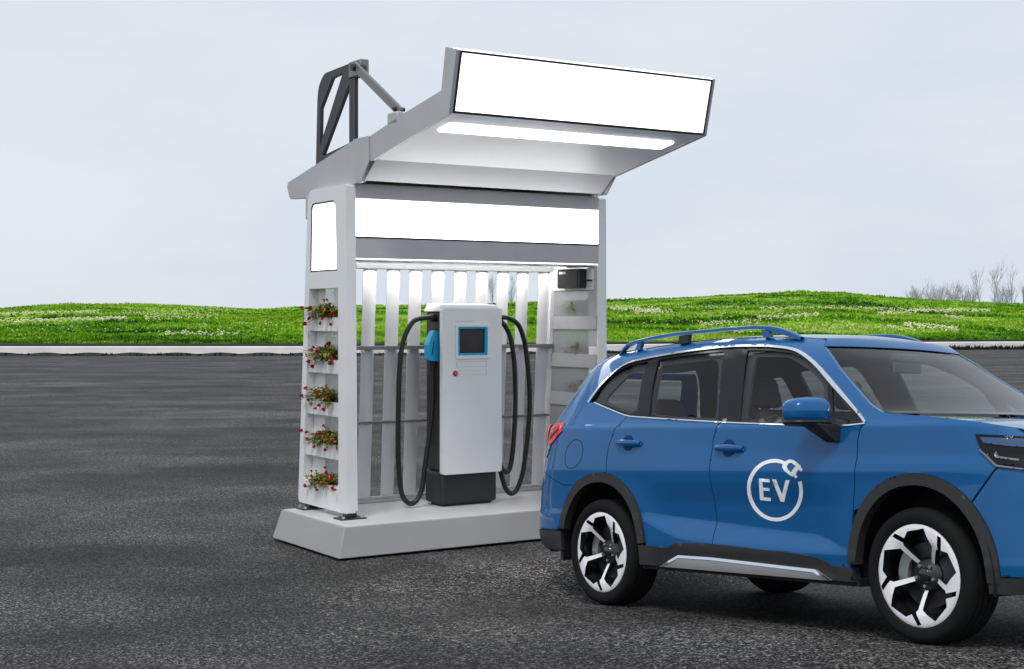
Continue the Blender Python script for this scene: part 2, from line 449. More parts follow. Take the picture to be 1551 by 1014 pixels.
# ------------------------------------------------------------------ grassy hills
SIL = [(-2000, 466), (-1200, 471), (-600, 470), (-100, 469), (0, 468), (60, 464), (110, 460.5), (180, 460.5), (260, 463), (400, 469), (460, 466), (550, 463.5), (700, 461.5), (830, 457.5), (925, 455),
       (1020, 452.5), (1100, 448), (1160, 444), (1215, 441.5), (1280, 444), (1350, 450.5), (1420, 455.5), (1490, 459), (1551, 460.5), (1700, 462), (2300, 466), (3600, 469)]
CREST = 128.0
def sil(p):
    for (a, b), (c, d) in zip(SIL, SIL[1:]):
        if a <= p <= c:
            t = (p - a) / (c - a); t = t * t * (3 - 2 * t) * .5 + t * .5; return b + (d - b) * t
    return 468
def vnoise(x, y, seed=0):
    def h(i, j):
        n = math.sin(i * 127.1 + j * 311.7 + seed * 74.7) * 43758.5453; return n - math.floor(n)
    i, j = math.floor(x), math.floor(y); fx, fy = x - i, y - j; fx = fx * fx * (3 - 2 * fx); fy = fy * fy * (3 - 2 * fy)
    return (h(i, j) * (1 - fx) + h(i + 1, j) * fx) * (1 - fy) + (h(i, j + 1) * (1 - fx) + h(i + 1, j + 1) * fx) * fy
def hill_z(p, D):
    x = px(p, D); _, D0 = kerb_at(max(-1990, min(3590, p))); D0 += 1.0
    zc = CAMH + (481 - sil(p)) * CREST / 2175
    t = max(0, min(1, (D - D0) / (CREST - D0)))
    z = .48 + (zc - .48) * (t ** .85 * (1.25 - .25 * t))
    z += (vnoise(x * .12, D * .16) - .5) * .55 * math.sin(PI * min(t, 1)) + (vnoise(x * .5, D * .6, 3) - .5) * .16 * min(1, 6 * t)
    if D > CREST: z = zc - (D - CREST) * .02 + (vnoise(x * .5, D * .6, 3) - .5) * .1
    return max(z, .3)
def grass_mat():
    m = bpy.data.materials.new('grass_blades'); N, L, B = nodes_of(m)
    tc = N.new('ShaderNodeTexCoord')
    mp = N.new('ShaderNodeMapping'); mp.inputs['Scale'].default_value = (.06, .22, .5); L.new(tc.outputs['Object'], mp.inputs['Vector'])
    n1 = N.new('ShaderNodeTexNoise'); n1.inputs['Scale'].default_value = 1; n1.inputs['Detail'].default_value = 6; n1.inputs['Roughness'].default_value = .62; L.new(mp.outputs[0], n1.inputs['Vector'])
    n2 = N.new('ShaderNodeTexNoise'); n2.inputs['Scale'].default_value = 2.2; n2.inputs['Detail'].default_value = 4; L.new(tc.outputs['Object'], n2.inputs['Vector'])
    ad = N.new('ShaderNodeMath'); ad.operation = 'MULTIPLY_ADD'; ad.inputs[1].default_value = .30; L.new(n2.outputs['Fac'], ad.inputs[0])
    ml = N.new('ShaderNodeMath'); ml.operation = 'MULTIPLY'; ml.inputs[1].default_value = .75; L.new(n1.outputs['Fac'], ml.inputs[0]); L.new(ml.outputs[0], ad.inputs[2])
    r = N.new('ShaderNodeValToRGB'); e = r.color_ramp.elements
    e[0].position = .42; e[0].color = (.010, .062, .002, 1); e[1].position = .66; e[1].color = (.40, .50, .11, 1)
    a = e.new(.49); a.color = (.11, .30, .006, 1); b = e.new(.57); b.color = (.27, .46, .02, 1)
    L.new(ad.outputs[0], r.inputs['Fac']); L.new(r.outputs['Color'], B.inputs['Base Color'])
    B.inputs['Roughness'].default_value = .8; B.inputs['Specular IOR Level'].default_value = .15
    return m
M['blades'] = grass_mat()
hb = MB(); rows = []
Ds = [None] + [i for i in range(1, 46)]
for i in range(61):
    row = []
    for p in list(range(-2000, -480, 40)) + list(range(-480, 2090, 10)) + list(range(2090, 3600, 40)):
        _, D0 = kerb_at(max(-1990, min(3590, p))); D0 += .9
        D = D0 + (CREST - D0) * (i / 46) ** 1.15 if i <= 46 else CREST + (i - 46) ** 1.7 * 1.6
        row.append((px(p, D), D, hill_z(p, D)))
    rows.append(row)
hb.grid(rows)
tag(hb.build('hills', M['blades'], fixn=False), kind='structure')

gb = MB()
for _ in range(78000):
    p = uni(-420, 2000)
    _, D0 = kerb_at(p); D0 += 1.0
    t = rnd() ** 1.6; D = D0 + (CREST + 2 - D0) * t
    h = .21 * (.5 + vnoise(p * .03, D * .4, 9)) * (1 if t < .6 else .8)
    x = px(p, D); z = hill_z(p, D) - .03
    tuft(gb, x, D, z, h, 3, .075 + .05 * t, .9)
tag(gb.build('grass', M['blades'], fixn=False), kind='stuff', label='bright green grass growing over the low hills', cat='grass')
M['bloom'] = mat('cream_blossom', (.80, .76, .50), .7, var=.15, vscale=2)
fl = MB()
def at_pixel_row(p, y):
    _, D0 = kerb_at(p); D0 += 1.2; best = None
    for i in range(120):
        D = D0 + (CREST - D0) * i / 119; yy = 481 + 2175 * (CAMH - hill_z(p, D) - .1) / D
        if yy <= y: return D
    return CREST
BANDS = [(-40, 150, 480, 475, 1.6, 320, .055), (-40, 190, 491, 485, 1.6, 360, .06), (220, 330, 484, 482, 4, 90, .05), (180, 360, 476, 474, 5, 160, .045), (925, 1000, 469, 473, 3.5, 240, .055), (960, 1020, 476, 474, 2, 120, .05), (1000, 1130, 466, 470, 2.5, 70, .045),
         (1145, 1240, 484, 480, 1.8, 150, .055), (1060, 1150, 494, 489, 3, 90, .05), (1150, 1260, 470, 469, 1.5, 130, .05), (1250, 1400, 468, 472, 2, 180, .05), (1385, 1500, 473, 473, 1.4, 300, .06), (1328, 1390, 478, 474, 3, 110, .05), (1425, 1460, 482, 484, 1.5, 60, .05),
         (1370, 1450, 494, 502, 3, 150, .065), (1330, 1400, 498, 503, 2.5, 50, .06), (250, 360, 507, 509, 3, 80, .055), (1100, 1300, 505, 504, 5, 70, .05), (0, 460, 500, 500, 12, 90, .045), (930, 1551, 490, 490, 16, 150, .045)]
for (a, b, y0, y1, sp, n, s) in BANDS:
    for _ in range(n):
        t = rnd(); p = a + (b - a) * t; D = at_pixel_row(p, y0 + (y1 - y0) * t + random.gauss(0, sp * .5))
        x = px(p, D); z = hill_z(p, D) + uni(.12, .28); q = s * uni(.6, 1.5)
        fl.add([(x - q, D, z), (x, D - q, z + q * .3), (x + q, D, z), (x, D + q, z), (x, D - q * .3, z + q), (x, D, z - q * .5)], [(0, 1, 4), (1, 2, 4), (2, 3, 4), (3, 0, 4), (0, 1, 5), (1, 2, 5)])
tag(fl.build('meadow_flowers', M['bloom'], fixn=False), kind='stuff', label='cream meadow flowers in broken rows across the green hills', cat='flowers')

# ------------------------------------------------------------------ bare trees beyond the crest
def bare_tree(p, top, D, spread, stems, label, seed):
    R = random.Random(seed)
    x0 = px(p, D); H = CAMH + (481 - top) * D / 2175 - 1.2; z0 = 1.2
    t = empty('bare_tree', label, 'tree', (x0, D, z0), 0, 'bare trees behind the hills')
    tr = MB(); cr = MB()
    def grow(P, d, ln, r, lev):
        n = 3; pts = [P]; dd = d.copy()
        for i in range(n):
            dd = (dd + Vector((R.uniform(-.16, .16), R.uniform(-.16, .16), R.uniform(-.02, .10)))).normalized(); pts.append(pts[-1] + dd * ln / n)
        (tr if lev == 0 else cr).tube(pts, [r, r * .85, r * .7, r * .5], 5 if lev == 0 else 3, caps=False)
        if lev >= 4: return
        k = {0: 8, 1: 5, 2: 3, 3: 2}[lev]
        for i in range(k):
            f = R.uniform(.3, 1) if lev else R.uniform(.25, 1.0)
            q = pts[min(n, int(f * n + .5))]; a = R.uniform(0, 2 * PI); s = R.uniform(.35, .8) * spread
            nd = (dd + Vector((math.cos(a), math.sin(a), R.uniform(-.1, .35))) * s).normalized()
            grow(q, nd, ln * R.uniform(.42, .62), r * .5, lev + 1)
        if lev == 0: grow(pts[-1], dd, ln * .55, r * .5, 1)
    for s in range(stems):
        d = Vector((R.uniform(-.25, .25), R.uniform(-.2, .2), 1)) if stems > 1 else Vector((R.uniform(-.05, .05), 0, 1))
        grow(Vector((R.uniform(-.4, .4) * (stems > 1), 0, 0)), d.normalized(), H * .58 * R.uniform(.85, 1), .028 * H ** .8 * .62, 0)
    tr.build('trunk', M['bark'], t, fixn=False); cr.build('crown', M['twig'], t, fixn=False)
TREES = [(1378, 437, .95, 3, 'smallest bare bush, far left of the row on the right hill'), (1388, 432, .95, 4, 'low bushy bare tree with many stems, second from the left on the right hill'),
         (1411, 424, .7, 2, 'thin bare tree just right of the low bushy one'), (1421, 431, .9, 4, 'spreading low bare tree beside the thin one'),
         (1440, 427, .75, 3, 'forked bare tree in the middle of the low group'), (1455, 427, .7, 3, 'bare tree at the right end of the low group'),
         (1469, 429, .75, 3, 'faint bare sapling in the gap left of the lone straight trunk'), (1486, 415, .6, 1, 'lone bare tree with a straight dark trunk left of the tallest tree'),
         (1510, 402, .5, 1, 'tallest bare tree on the right hill'), (1518, 431, .9, 4, 'short bare tree at the foot of the tallest one'),
         (1532, 405, .5, 1, 'tall slender bare tree right of the tallest one'), (1544, 415, .6, 2, 'bare tree cut by the right edge of the picture'),
         (747, 414, .4, 1, 'bare tree seen between the white slats left of the charger cables'), (779, 411, .45, 1, 'bare forked tree seen between the last white slats')]
for i, (p, top, sp, st, lab) in enumerate(TREES): bare_tree(p, top, 215 + (i % 3) * 6, sp, st, lab, 100 + i)
# ------------------------------------------------------------------ charging shelter; local x along its front, y to the back
KROT = math.atan2(.5398, .8418); KLOC = (-1.248, 10.70, 0)
ks = empty('charging_shelter', 'white and grey charging shelter with lit sign canopy standing on a pale plinth', 'shelter', KLOC, KROT)
HP = .236
# plinth
pl = MB()
b0 = [(-.09, -.09), (2.94, -.09), (2.94, 1.14), (-.09, 1.14)]; b1 = [(0, 0), (2.85, 0), (2.85, 1.165), (0, 1.165)]
pl.hexa([(x, y, .018) for x, y in b0], [(x, y, HP) for x, y in b1])
o = pl.build('plinth', M['concrete'], ks, bevel=.008, seg=2)
pf = MB(); pf.box(.0, 2.85, .0, 1.06, -.30, .019); pf.build('shadow_gap_foot', M['black'], ks)  # added black foot, set back to make a dark shadow line under the plinth
tp = MB(); tp.box(.012, 2.838, .012, 1.153, HP - .02, HP + .004); tp.build('plinth_top', M['concrete_top'], ks, bevel=.004, seg=1)

def side(mir):
    """one planter side wall; mir flips it to the other end"""
    def fx(u): return 2.85 - u if mir else u
    W0, W1 = .18, .255
    outer = roundpoly([(.345, 2.83), (.325, .281), (1.235, .281), (1.04, 2.83)], [.02, .01, .05, .10], 5)
    def bk(z): return 1.235 - (z - .281) * .0765 - .085      # rear rim of the openings
    h1 = roundpoly([(.50, 2.165), (bk(2.165), 2.165), (bk(2.72) + .02, 2.72), (.53, 2.72)], [.01, .01, .06, .06], 5)
    h2 = roundpoly([(.478, .472), (bk(.472), .472), (bk(2.03), 2.03), (.482, 2.03)], [.05, .03, .004, .004], 4)
    s = MB(); slab(s, outer, [h1, h2], lambda v, z: (fx(W0), v, z), lambda v, z: (fx(W1), v, z))
    # front post face deepens to a box section
    post = s.build('side_panel', M['white'], ks, bevel=.006, seg=2)
    p2 = MB(); lo = [(fx(W1), .326, .30), (fx(.272), .326, .30), (fx(.272), .47, .30), (fx(W1), .47, .30)]; hi = [(fx(W1), .346, 2.80), (fx(.262), .346, 2.80), (fx(.262), .49, 2.80), (fx(W1), .49, 2.80)]
    p2.hexa(lo, hi); p2.build('post_return', M['white'], post)
    # lit window
    lw = MB(); slab(lw, offs(h1, .006), [], lambda v, z: (fx(W0 + .010), v, z), lambda v, z: (fx(W0 + .04), v, z)); lw.build('light_window', M['light'], ks)
    ft = MB(); slab(ft, offs(h1, -.004), [offs(h1, .012)], lambda v, z: (fx(W0 + .004), v, z), lambda v, z: (fx(W0 + .012), v, z)); ft.build('window_gasket', M['black'], ks)
    # planters
    for z0, z1 in ((1.688, 1.80), (1.352, 1.465), (1.014, 1.13), (.678, .795), (.36, .46)):
        p = MB(); a = fx(W0 + .018); b = fx(W1 + .004)
        x0, x1 = min(a, b), max(a, b); v1 = bk(z0) + .01
        t = .006
        p.box(x0, x1, .475, v1, z0, z0 + t); p.box(x0, x0 + t, .475, v1, z0, z1); p.box(x1 - t, x1, .475, v1, z0, z1)
        p.box(x0 + t, x1 - t, .475, .475 + t, z0, z1); p.box(x0 + t, x1 - t, v1 - t, v1, z0, z1)
        q = p.build('planter_box', M['white'], ks, fixn=False)
        e = MB(); e.box(x0 + t, x1 - t, .481, v1 - t, z0 + .05, z1 - .012); e.build('soil', M['soil'], q, fixn=False)
    # inner frosted sheet with bars
    IN = W1 + .006
    f = MB(); slab(f, [(.36, .30), (bk(.30) + .06, .30), (bk(2.24) + .05, 2.24), (.36, 2.24)], [], lambda v, z: (fx(IN), v, z), lambda v, z: (fx(IN + .006), v, z)); f.build('frosted_sheet', M['acrylic'], ks)
    for z0, z1 in ((2.235, 2.27), (1.695, 1.81), (1.36, 1.478), (1.02, 1.135), (.685, .80), (.30, .46)):
        iv = MB(); iv.box(min(fx(IN + .007), fx(IN + .016)), max(fx(IN + .007), fx(IN + .016)), .36, bk(z0) + .05, z0, z1); iv.build('inner_bar', M['grey'], ks)  # grey here holds the shade inside the wall as colour
    
    bs = MB(); slab(bs, [(.88, .30), (bk(.30) + .055, .30), (bk(2.2) + .045, 2.20), (.88, 2.20)], [], lambda v, z: (fx(IN - .004), v, z), lambda v, z: (fx(IN - .001), v, z)); bs.build('back_sheet', M['soffit'], ks)
    if mir:
        pb = MB(); slab(pb, rrect(.40, bk(2.1) + .02, 2.04, 2.225, .015), [], lambda v, z: (fx(IN + .007), v, z), lambda v, z: (fx(IN + .014), v, z)); pb.build('mounting_plate', M['soffit'], ks)
        for v, z in ((.44, 2.20), (.44, 2.07), (.93, 2.20), (.93, 2.07)):
            sc = MB(); sc.tube([(fx(IN + .014), v, z), (fx(IN + .02), v, z)], .008, 8); sc.build('screw', M['grey'], ks)
    # feet
    for v, s_ in ((.365, 1), (1.062, 1)):
        ft = MB(); c = fx(.225)
        ft.box(c - .11, c + .11, v - .075, v + .075, HP + .004, HP + .014)
        q = ft.build('foot_plate', M['dark_steel'], ks, bevel=.003, seg=1)
        f2 = MB(); f2.box(c - .04, c + .04, v - .038, v + .05, HP + .014, .30); f2.build('foot_block', M['dark_steel'], q, bevel=.004, seg=1)
        for dx in (-.08, .08):
            for dv in (-.05, .055):
                bt = MB(); bt.tube([(c + dx, v + dv, HP + .014), (c + dx, v + dv, HP + .028)], .013, 6); bt.build('bolt', M['grey'], q)
side(False); side(True)

# header
A, B_ = .262, 2.592
h = MB(); h.box(A, B_, .350, .47, 2.722, 2.842); h.build('header_beam', M['grey'], ks, bevel=.004, seg=1)
h = MB(); h.box(A, B_, .345, .44, 2.432, 2.717); h.build('header_light', M['lightbox'], ks, bevel=.003, seg=1)
h = MB(); h.box(A, B_, .338, .46, 2.42, 2.430); h.build('light_trim', M['black'], ks)
h = MB(); h.box(A, B_, .342, .46, 2.262, 2.418); h.build('lower_beam', M['grey'], ks, bevel=.004, seg=1)
h = MB(); h.box(A, B_, .376, .80, 2.248, 2.260); h.build('header_soffit', M['soffit'], ks)
h = MB(); h.box(A, B_, .47, .78, 2.262, 2.70); h.build('header_box', M['grey'], ks)
h = MB(); h.box(.45, 2.55, .84, .90, 2.33, 2.345); h.build('led_strip', M['led'], ks)
h = MB(); h.box(A, B_, .352, .366, 2.252, 2.2605); h.build('edge_light', M['light'], ks)

h = MB(); h.box(A, B_, .782, 1.08, 2.40, 2.42); h.box(A, B_, 1.06, 1.08, 2.26, 2.40); h.build('light_cove', M['mid_grey'], ks)
# slatted back
def fv(z): return 1.165 - .0614 * z
f = MB(); f.hexa([(.60, fv(2.2) - .02, 2.205), (2.60, fv(2.2) - .02, 2.205), (2.60, fv(2.2) + .05, 2.205), (.60, fv(2.2) + .05, 2.205)], [(.60, fv(2.245) - .02, 2.2445), (2.60, fv(2.245) - .02, 2.2445), (2.60, fv(2.245) + .05, 2.2445), (.60, fv(2.245) + .05, 2.2445)])
f.build('fence_top_rail', M['mid_grey'], ks, bevel=.003, seg=1)
f = MB(); f.box(.40, 2.50, 1.10, 1.152, HP + .005, .262); f.box(.40, 2.50, 1.12, 1.15, .262, .29); f.build('fence_bottom_rail', M['grey'], ks, bevel=.003, seg=1)
for u in (.45, 2.565):
    f = MB(); f.hexa([(u - .02, fv(.25) - .03, .262), (u + .045, fv(.25) - .03, .262), (u + .045, fv(.25) + .05, .262), (u - .02, fv(.25) + .05, .262)], [(u - .02, fv(2.2) - .03, 2.205), (u + .045, fv(2.2) - .03, 2.205), (u + .045, fv(2.2) + .05, 2.205), (u - .02, fv(2.2) + .05, 2.205)]); f.build('fence_post', M['white'], ks, bevel=.004, seg=1)
SL = [.468, .686, .908, 1.122, 1.341, 1.563, 1.784, 2.001, 2.209, 2.442]
for i, u in enumerate(SL):
    s = MB(); n = 8; rows = []
    for z in (.285, .9, 1.55, 2.206):
        fr = [(u + .118 * k / n, fv(z) + .012 - .016 * math.sin(PI * k / n), z) for k in range(n + 1)]
        bk = [(u + .118 * (n - k) / n, fv(z) + .024, z) for k in range(n + 1)]
        rows.append(fr + bk + [fr[0]])
    s.grid(rows, smooth=False)
    s.build('slat', M['slat'], ks, sharp=30)
for z, r, u0, u1 in ((1.545, .016, .44, 2.60), (.918, .011, .44, 2.58)):
    s = MB()
    if r > .014: s.box(u0, u1, fv(z) - .055, fv(z) - .006, z - .016, z + .016)
    else: s.box(u0, u1, fv(z) - .03, fv(z) - .006, z - .011, z + .011)
    s.build('cross_rail', M['mid_grey'], ks, bevel=.003, seg=1)

# canopy
CL, CR = .25, 2.56
arm = [(-1.069, 3.671), (-1.22, 3.632), (-1.115, 3.208), (.024, 2.99), (.095, 2.985), (.095, 3.172), (-.50, 3.290), (-1.01, 3.377)]
wing = [(.34, 3.174), (.095, 3.174), (.095, 2.99), (.235, 2.842), (1.30, 2.79), (1.56, 2.80), (1.617, 2.905), (1.601, 2.943)]
for nm, poly, t in (('canopy_arm', arm, .03), ('canopy_wing', wing, .045)):
    for a, sgn in ((CL, 1), (CR, -1)):
        c = MB(); slab(c, roundpoly(poly, .006, 2), [], lambda v, z: (a, v, z), lambda v, z: (a + sgn * t, v, z)); c.build(nm, M['grey'], ks, bevel=.003, seg=1)
kn = [(.34, 3.178), (.08, 3.178), (.07, 2.985), (.20, 2.842), (.29, 2.842)]
for a, sgn in ((CL, 1), (CR, -1)):
    c = MB(); slab(c, roundpoly(kn, .006, 2), [], lambda v, z: (a - sgn * .012, v, z), lambda v, z: (a - sgn * .0005, v, z)); c.build('hinge_plate', M['grey'], ks, bevel=.003, seg=1)
i0, i1 = CL + .031, CR - .031
def sheet(name, pts, th, m, a=i0, b=i1, inset=0):
    s = MB()
    for (p, q) in zip(pts, pts[1:]):
        d = Vector((q[0] - p[0], q[1] - p[1])).normalized(); n = Vector((-d.y, d.x)) * th
        s.hexa([(a, p[0], p[1]), (b, p[0], p[1]), (b, q[0], q[1]), (a, q[0], q[1])], [(a, p[0] + n.x, p[1] + n.y), (b, p[0] + n.x, p[1] + n.y), (b, q[0] + n.x, q[1] + n.y), (a, q[0] + n.x, q[1] + n.y)])
    return s.build(name, m, ks)
US = (3.212 - 2.996) / (-1.100 - .03)
def uz(v): return 2.996 + US * (v - .03)
# underside in pieces round the recessed light
L0, L1, V0, V1 = .38, 2.41, -.905, -.735
sheet('canopy_underside', [(.030, uz(.03)), (V1, uz(V1))], -.012, M['soffit'])
sheet('canopy_underside', [(V0, uz(V0)), (-1.108, uz(-1.108))], -.012, M['soffit'])
sheet('canopy_underside', [(V1, uz(V1)), (V0, uz(V0))], -.012, M['soffit'], i0, L0)
sheet('canopy_underside', [(V1, uz(V1)), (V0, uz(V0))], -.012, M['soffit'], L1, i1)
sheet('canopy_light', [(V1 - .004, uz(V1 - .004) - .013), (V0 + .004, uz(V0 + .004) - .013)], -.021, M['down'], L0 + .004, L1 - .004)
sheet('canopy_back_slope', [(.225, 2.852), (.030, 2.998)], -.012, M['soffit'])
sheet('roof_sheet', [(1.60, 2.93), (.34, 3.16), (.095, 3.16), (-.50, 3.28), (-1.02, 3.37)], -.012, M['grey'])
sheet('roof_underside', [(1.56, 2.81), (1.30, 2.80), (.47, 2.838)], -.012, M['grey'])
sheet('roof_back', [(1.605, 2.92), (1.57, 2.82)], -.012, M['grey'])
# sign box
def sg(t, n): # t up the face, n out of it
    d = Vector((-1.22 + 1.115, 3.632 - 3.208)); e = d.normalized(); nn = Vector((-e.y, e.x)); p = Vector((-1.115, 3.208)) + d * t + nn * n; return p.x, p.y
def sgbox(name, m, a, b, t0, t1, n0, n1, bev=0):
    s = MB(); P = [sg(t0, n0), sg(t1, n0), sg(t1, n1), sg(t0, n1)]
    s.hexa([(a, *P[0]), (b, *P[0]), (b, *P[3]), (a, *P[3])], [(a, *P[1]), (b, *P[1]), (b, *P[2]), (a, *P[2])]); return s.build(name, m, ks, bevel=bev, seg=1)
sgbox('sign_body', M['grey'], i0, i1, .005, .985, -.14, -.004)
sgbox('sign_face', M['light'], i0 + .016, i1 - .016, .045, .955, -.003, .006)
for t0, t1, a, b in ((.005, .043, i0, i1), (.957, .992, i0, i1), (.043, .957, i0, i0 + .012), (.043, .957, i1 - .012, i1)): sgbox('sign_border', M['black'], a, b, t0, t1, -.003, .010)
sgbox('sign_top_strip', M['light'], i0, i1, .993, 1.012, -.10, .004)
# bracket frame and stay on the roof
for ub in (.36, 2.42):
    fo = [(1.285, 2.985), (1.25, 3.63), (1.225, 3.72), (1.13, 3.81), (.634, 3.824), (.552, 3.80), (.552, 3.13)]
    ha = [(1.20, 3.22), (1.185, 3.53), (.965, 3.75), (.775, 3.762)]
    hb_ = [(1.15, 3.135), (.655, 3.66), (.655, 3.19)]
    c = MB(); slab(c, roundpoly(fo, [.0, .06, .06, .06, .02, .02, .0], 4), [ha, hb_], lambda v, z: (ub, v, z), lambda v, z: (ub + .03, v, z)); br = c.build('roof_bracket', M['dark_steel'], ks, bevel=.006, seg=1)
    c = MB(); c.box(ub - .015, ub + .065, .43, .64, 3.70, 3.828); c.build('pivot_block', M['mid_grey'], br, bevel=.008, seg=1)
    c = MB(); c.tube([(ub + .0, .47, 3.775), (ub + .0, -.30, 3.315)], .052, 4, sq=True); c.v = [(ub - .045 + (x - ub) * .35, y, z) for x, y, z in c.v]; st = c.build('stay_arm', M['mid_grey'], ks, bevel=.006, seg=1)
    c = MB(); c.tube([(ub - .085, .44, 3.755), (ub + .03, .44, 3.755)], .028, 12); c.build('pin', M['dark_steel'], st)
    c = MB(); c.tube([(ub - .085, -.25, 3.345), (ub + .01, -.25, 3.345)], .016, 10); c.build('pin', M['dark_steel'], st)
    c = MB(); c.box(CL if ub < 1 else CR - .06, CL + .06 if ub < 1 else CR, -.36, -.20, 3.22, 3.315); c.build('stay_lug', M['grey'], ks, bevel=.01, seg=1)

# rear gutter bracket under the wing
c = MB(); c.box(.20, .26, 1.06, 1.14, 2.60, 2.79); c.build('rear_bracket', M['grey'], ks, bevel=.01, seg=1)

# ------------------------------------------------------------------ charger
def toworld(u, v, z): 
    return (KLOC[0] + u * .8418 - v * .5398, KLOC[1] + u * .5398 + v * .8418, z)
CU, CV = 1.43, .55
cw = toworld(CU, CV, HP + .004)
ev = empty('ev_charger', 'white and black charging cabinet with a dark screen and looped black cables', 'charger', cw, KROT)
def cl(u, v, z): return (u - CU, v - CV, z - HP - .004)
def cbox(name, m, u0, u1, v0, v1, z0, z1, par=None, bev=.012, seg=3, mi=None):
    s = MB(); a = cl(u0, v0, z0); b = cl(u1, v1, z1); s.box(a[0], b[0], a[1], b[1], a[2], b[2]); return s.build(name, m, par or ev, bevel=bev, seg=seg)
cbox('cabinet', M['flank'], 1.165, 1.695, .575, .84, .53, 1.845, bev=.015)
cbox('base', M['charger_black'], 1.15, 1.69, .552, .845, .258, .528, bev=.03, seg=4)
cbox('skid_foot', M['black'], 1.19, 1.65, .585, .80, HP + .005, .262, bev=.004)
fp = MB(); slab(fp, rrect(1.145 - CU, 1.715 - CU, .507 - HP - .004, 1.875 - HP - .004, .02), [rrect(1.285 - CU, 1.575 - CU, 1.478 - HP, 1.718 - HP, .008)], lambda u, z: (u, .522 - CV, z), lambda u, z: (u, .574 - CV, z))
fpo = fp.build('front_panel', M['charger_white'], ev, bevel=.012, seg=3)
cap = MB(); a = cl(1.145, .55, 1.845); b = cl(1.715, .86, 1.845)
cap.hexa([(a[0], a[1], a[2]), (b[0], a[1], a[2]), (b[0], b[1], a[2]), (a[0], b[1], a[2])], [(a[0] + .01, a[1] + .02, a[2] + .06), (b[0] - .01, a[1] + .02, a[2] + .06), (b[0] - .04, b[1], a[2] + .075), (a[0] + .04, b[1], a[2] + .075)])
cap.build('top_cap', M['charger_white'], ev, bevel=.012, seg=2)
# screen: white raised rim, blue recess, dark glass
s = MB(); slab(s, rrect(1.262 - CU, 1.598 - CU, 1.452 - HP, 1.745 - HP, .02), [rrect(1.287 - CU, 1.573 - CU, 1.480 - HP, 1.716 - HP, .008)], lambda u, z: (u, .514 - CV, z), lambda u, z: (u, .523 - CV, z)); s.build('screen_rim', M['charger_white'], ev, bevel=.003, seg=1)
s = MB(); slab(s, rrect(1.288 - CU, 1.572 - CU, 1.481 - HP, 1.715 - HP, .006), [rrect(1.304 - CU, 1.556 - CU, 1.498 - HP, 1.702 - HP, .006)], lambda u, z: (u, .524 - CV, z), lambda u, z: (u + (-.008 if u > 0 else .008) * 0, .552 - CV, z)); sb = s.build('screen_bezel', M['cyan'], ev)
cbox('screen', M['screen'], 1.30, 1.56, .546, .560, 1.50, 1.70, bev=0)
for (u0, u1, z0, z1) in ((1.275, 1.565, 1.385, 1.432), (1.295, 1.565, 1.318, 1.358), (1.262, 1.43, 1.758, 1.764)):
    s = MB(); slab(s, rrect(u0 - CU, u1 - CU, z0 - HP, z1 - HP, .002), [rrect(u0 + .003 - CU, u1 - .003 - CU, z0 + .002 - HP, z1 - .002 - HP, .001)], lambda u, z: (u, .5205 - CV, z), lambda u, z: (u, .523 - CV, z)); s.build('panel_groove', M['grey'], fpo)
s = MB(); c = cl(1.262, .522, 1.338); s.tube([(c[0], c[1] + .002, c[2]), (c[0], c[1] - .006, c[2])], .024, 20); bb = s.build('stop_button', M['red'], ev, bevel=.002, seg=1)
s = MB(); s.tube([(c[0], c[1] - .006, c[2]), (c[0], c[1] - .018, c[2])], .013, 16); s.build('button_cap', mat('pink_red_cap', (.62, .10, .12), .3), bb, bevel=.003, seg=1)
# vent holes on the left flank
s = MB(); x = 1.165 - CU - .001
for i in range(34):
    z = 1.30 - i * .017 - HP
    for k in range(7):
        v = .60 + k * .032 - CV; s.add([(x, v, z), (x, v + .016, z), (x, v + .016, z + .009), (x, v, z + .009)], [(0, 3, 2, 1)])
s.build('vent_grille', mat('vent_black', (.003, .003, .003), .8), ev, fixn=False)
# cable glands
for u, z, sg_ in ((1.165, 1.795, -1), (1.695, 1.79, 1)):
    a = cl(u, .68, z); g_ = MB(); g_.tube([(a[0] - sg_ * .01, a[1], a[2]), (a[0] + sg_ * .05, a[1], a[2])], .034, 14); g_.build('cable_gland', M['black'], ev, bevel=.004, seg=1)
def cable(path, v0, v1, r=.021):
    n = len(path); P = [cl(u, v0 + (v1 - v0) * i / (n - 1), z) for i, (u, z) in enumerate(path)]
    s = MB(); s.tube(spl(P, 7), r, 12); return s.build('cable', M['hose'], ev)
cable([(1.15, 1.797), (1.07, 1.797), (.95, 1.762), (.862, 1.61), (.828, 1.40), (.815, 1.10), (.812, .80), (.816, .58), (.840, .375), (.885, .295), (.94, .275), (.99, .31), (1.03, .40), (1.06, .60), (1.10, .86), (1.128, 1.10), (1.132, 1.30), (1.130, 1.44)], .68, .66)
cable([(1.70, 1.79), (1.80, 1.800), (1.895, 1.790), (1.985, 1.735), (2.04, 1.62), (2.068, 1.50), (2.098, 1.25), (2.105, 1.05), (2.092, .85), (2.068, .65), (2.035, .46), (1.985, .335), (1.93, .288), (1.875, .32), (1.835, .41), (1.80, .56), (1.785, .75), (1.76, .95), (1.735, 1.20)], .68, .70)
cable([(1.70, 1.785), (1.80, 1.775), (1.87, 1.70), (1.915, 1.58), (1.942, 1.36), (1.944, 1.10), (1.932, .88), (1.912, .68), (1.885, .545), (1.85, .485), (1.80, .50), (1.76, .56), (1.73, .70)], .70, .62)
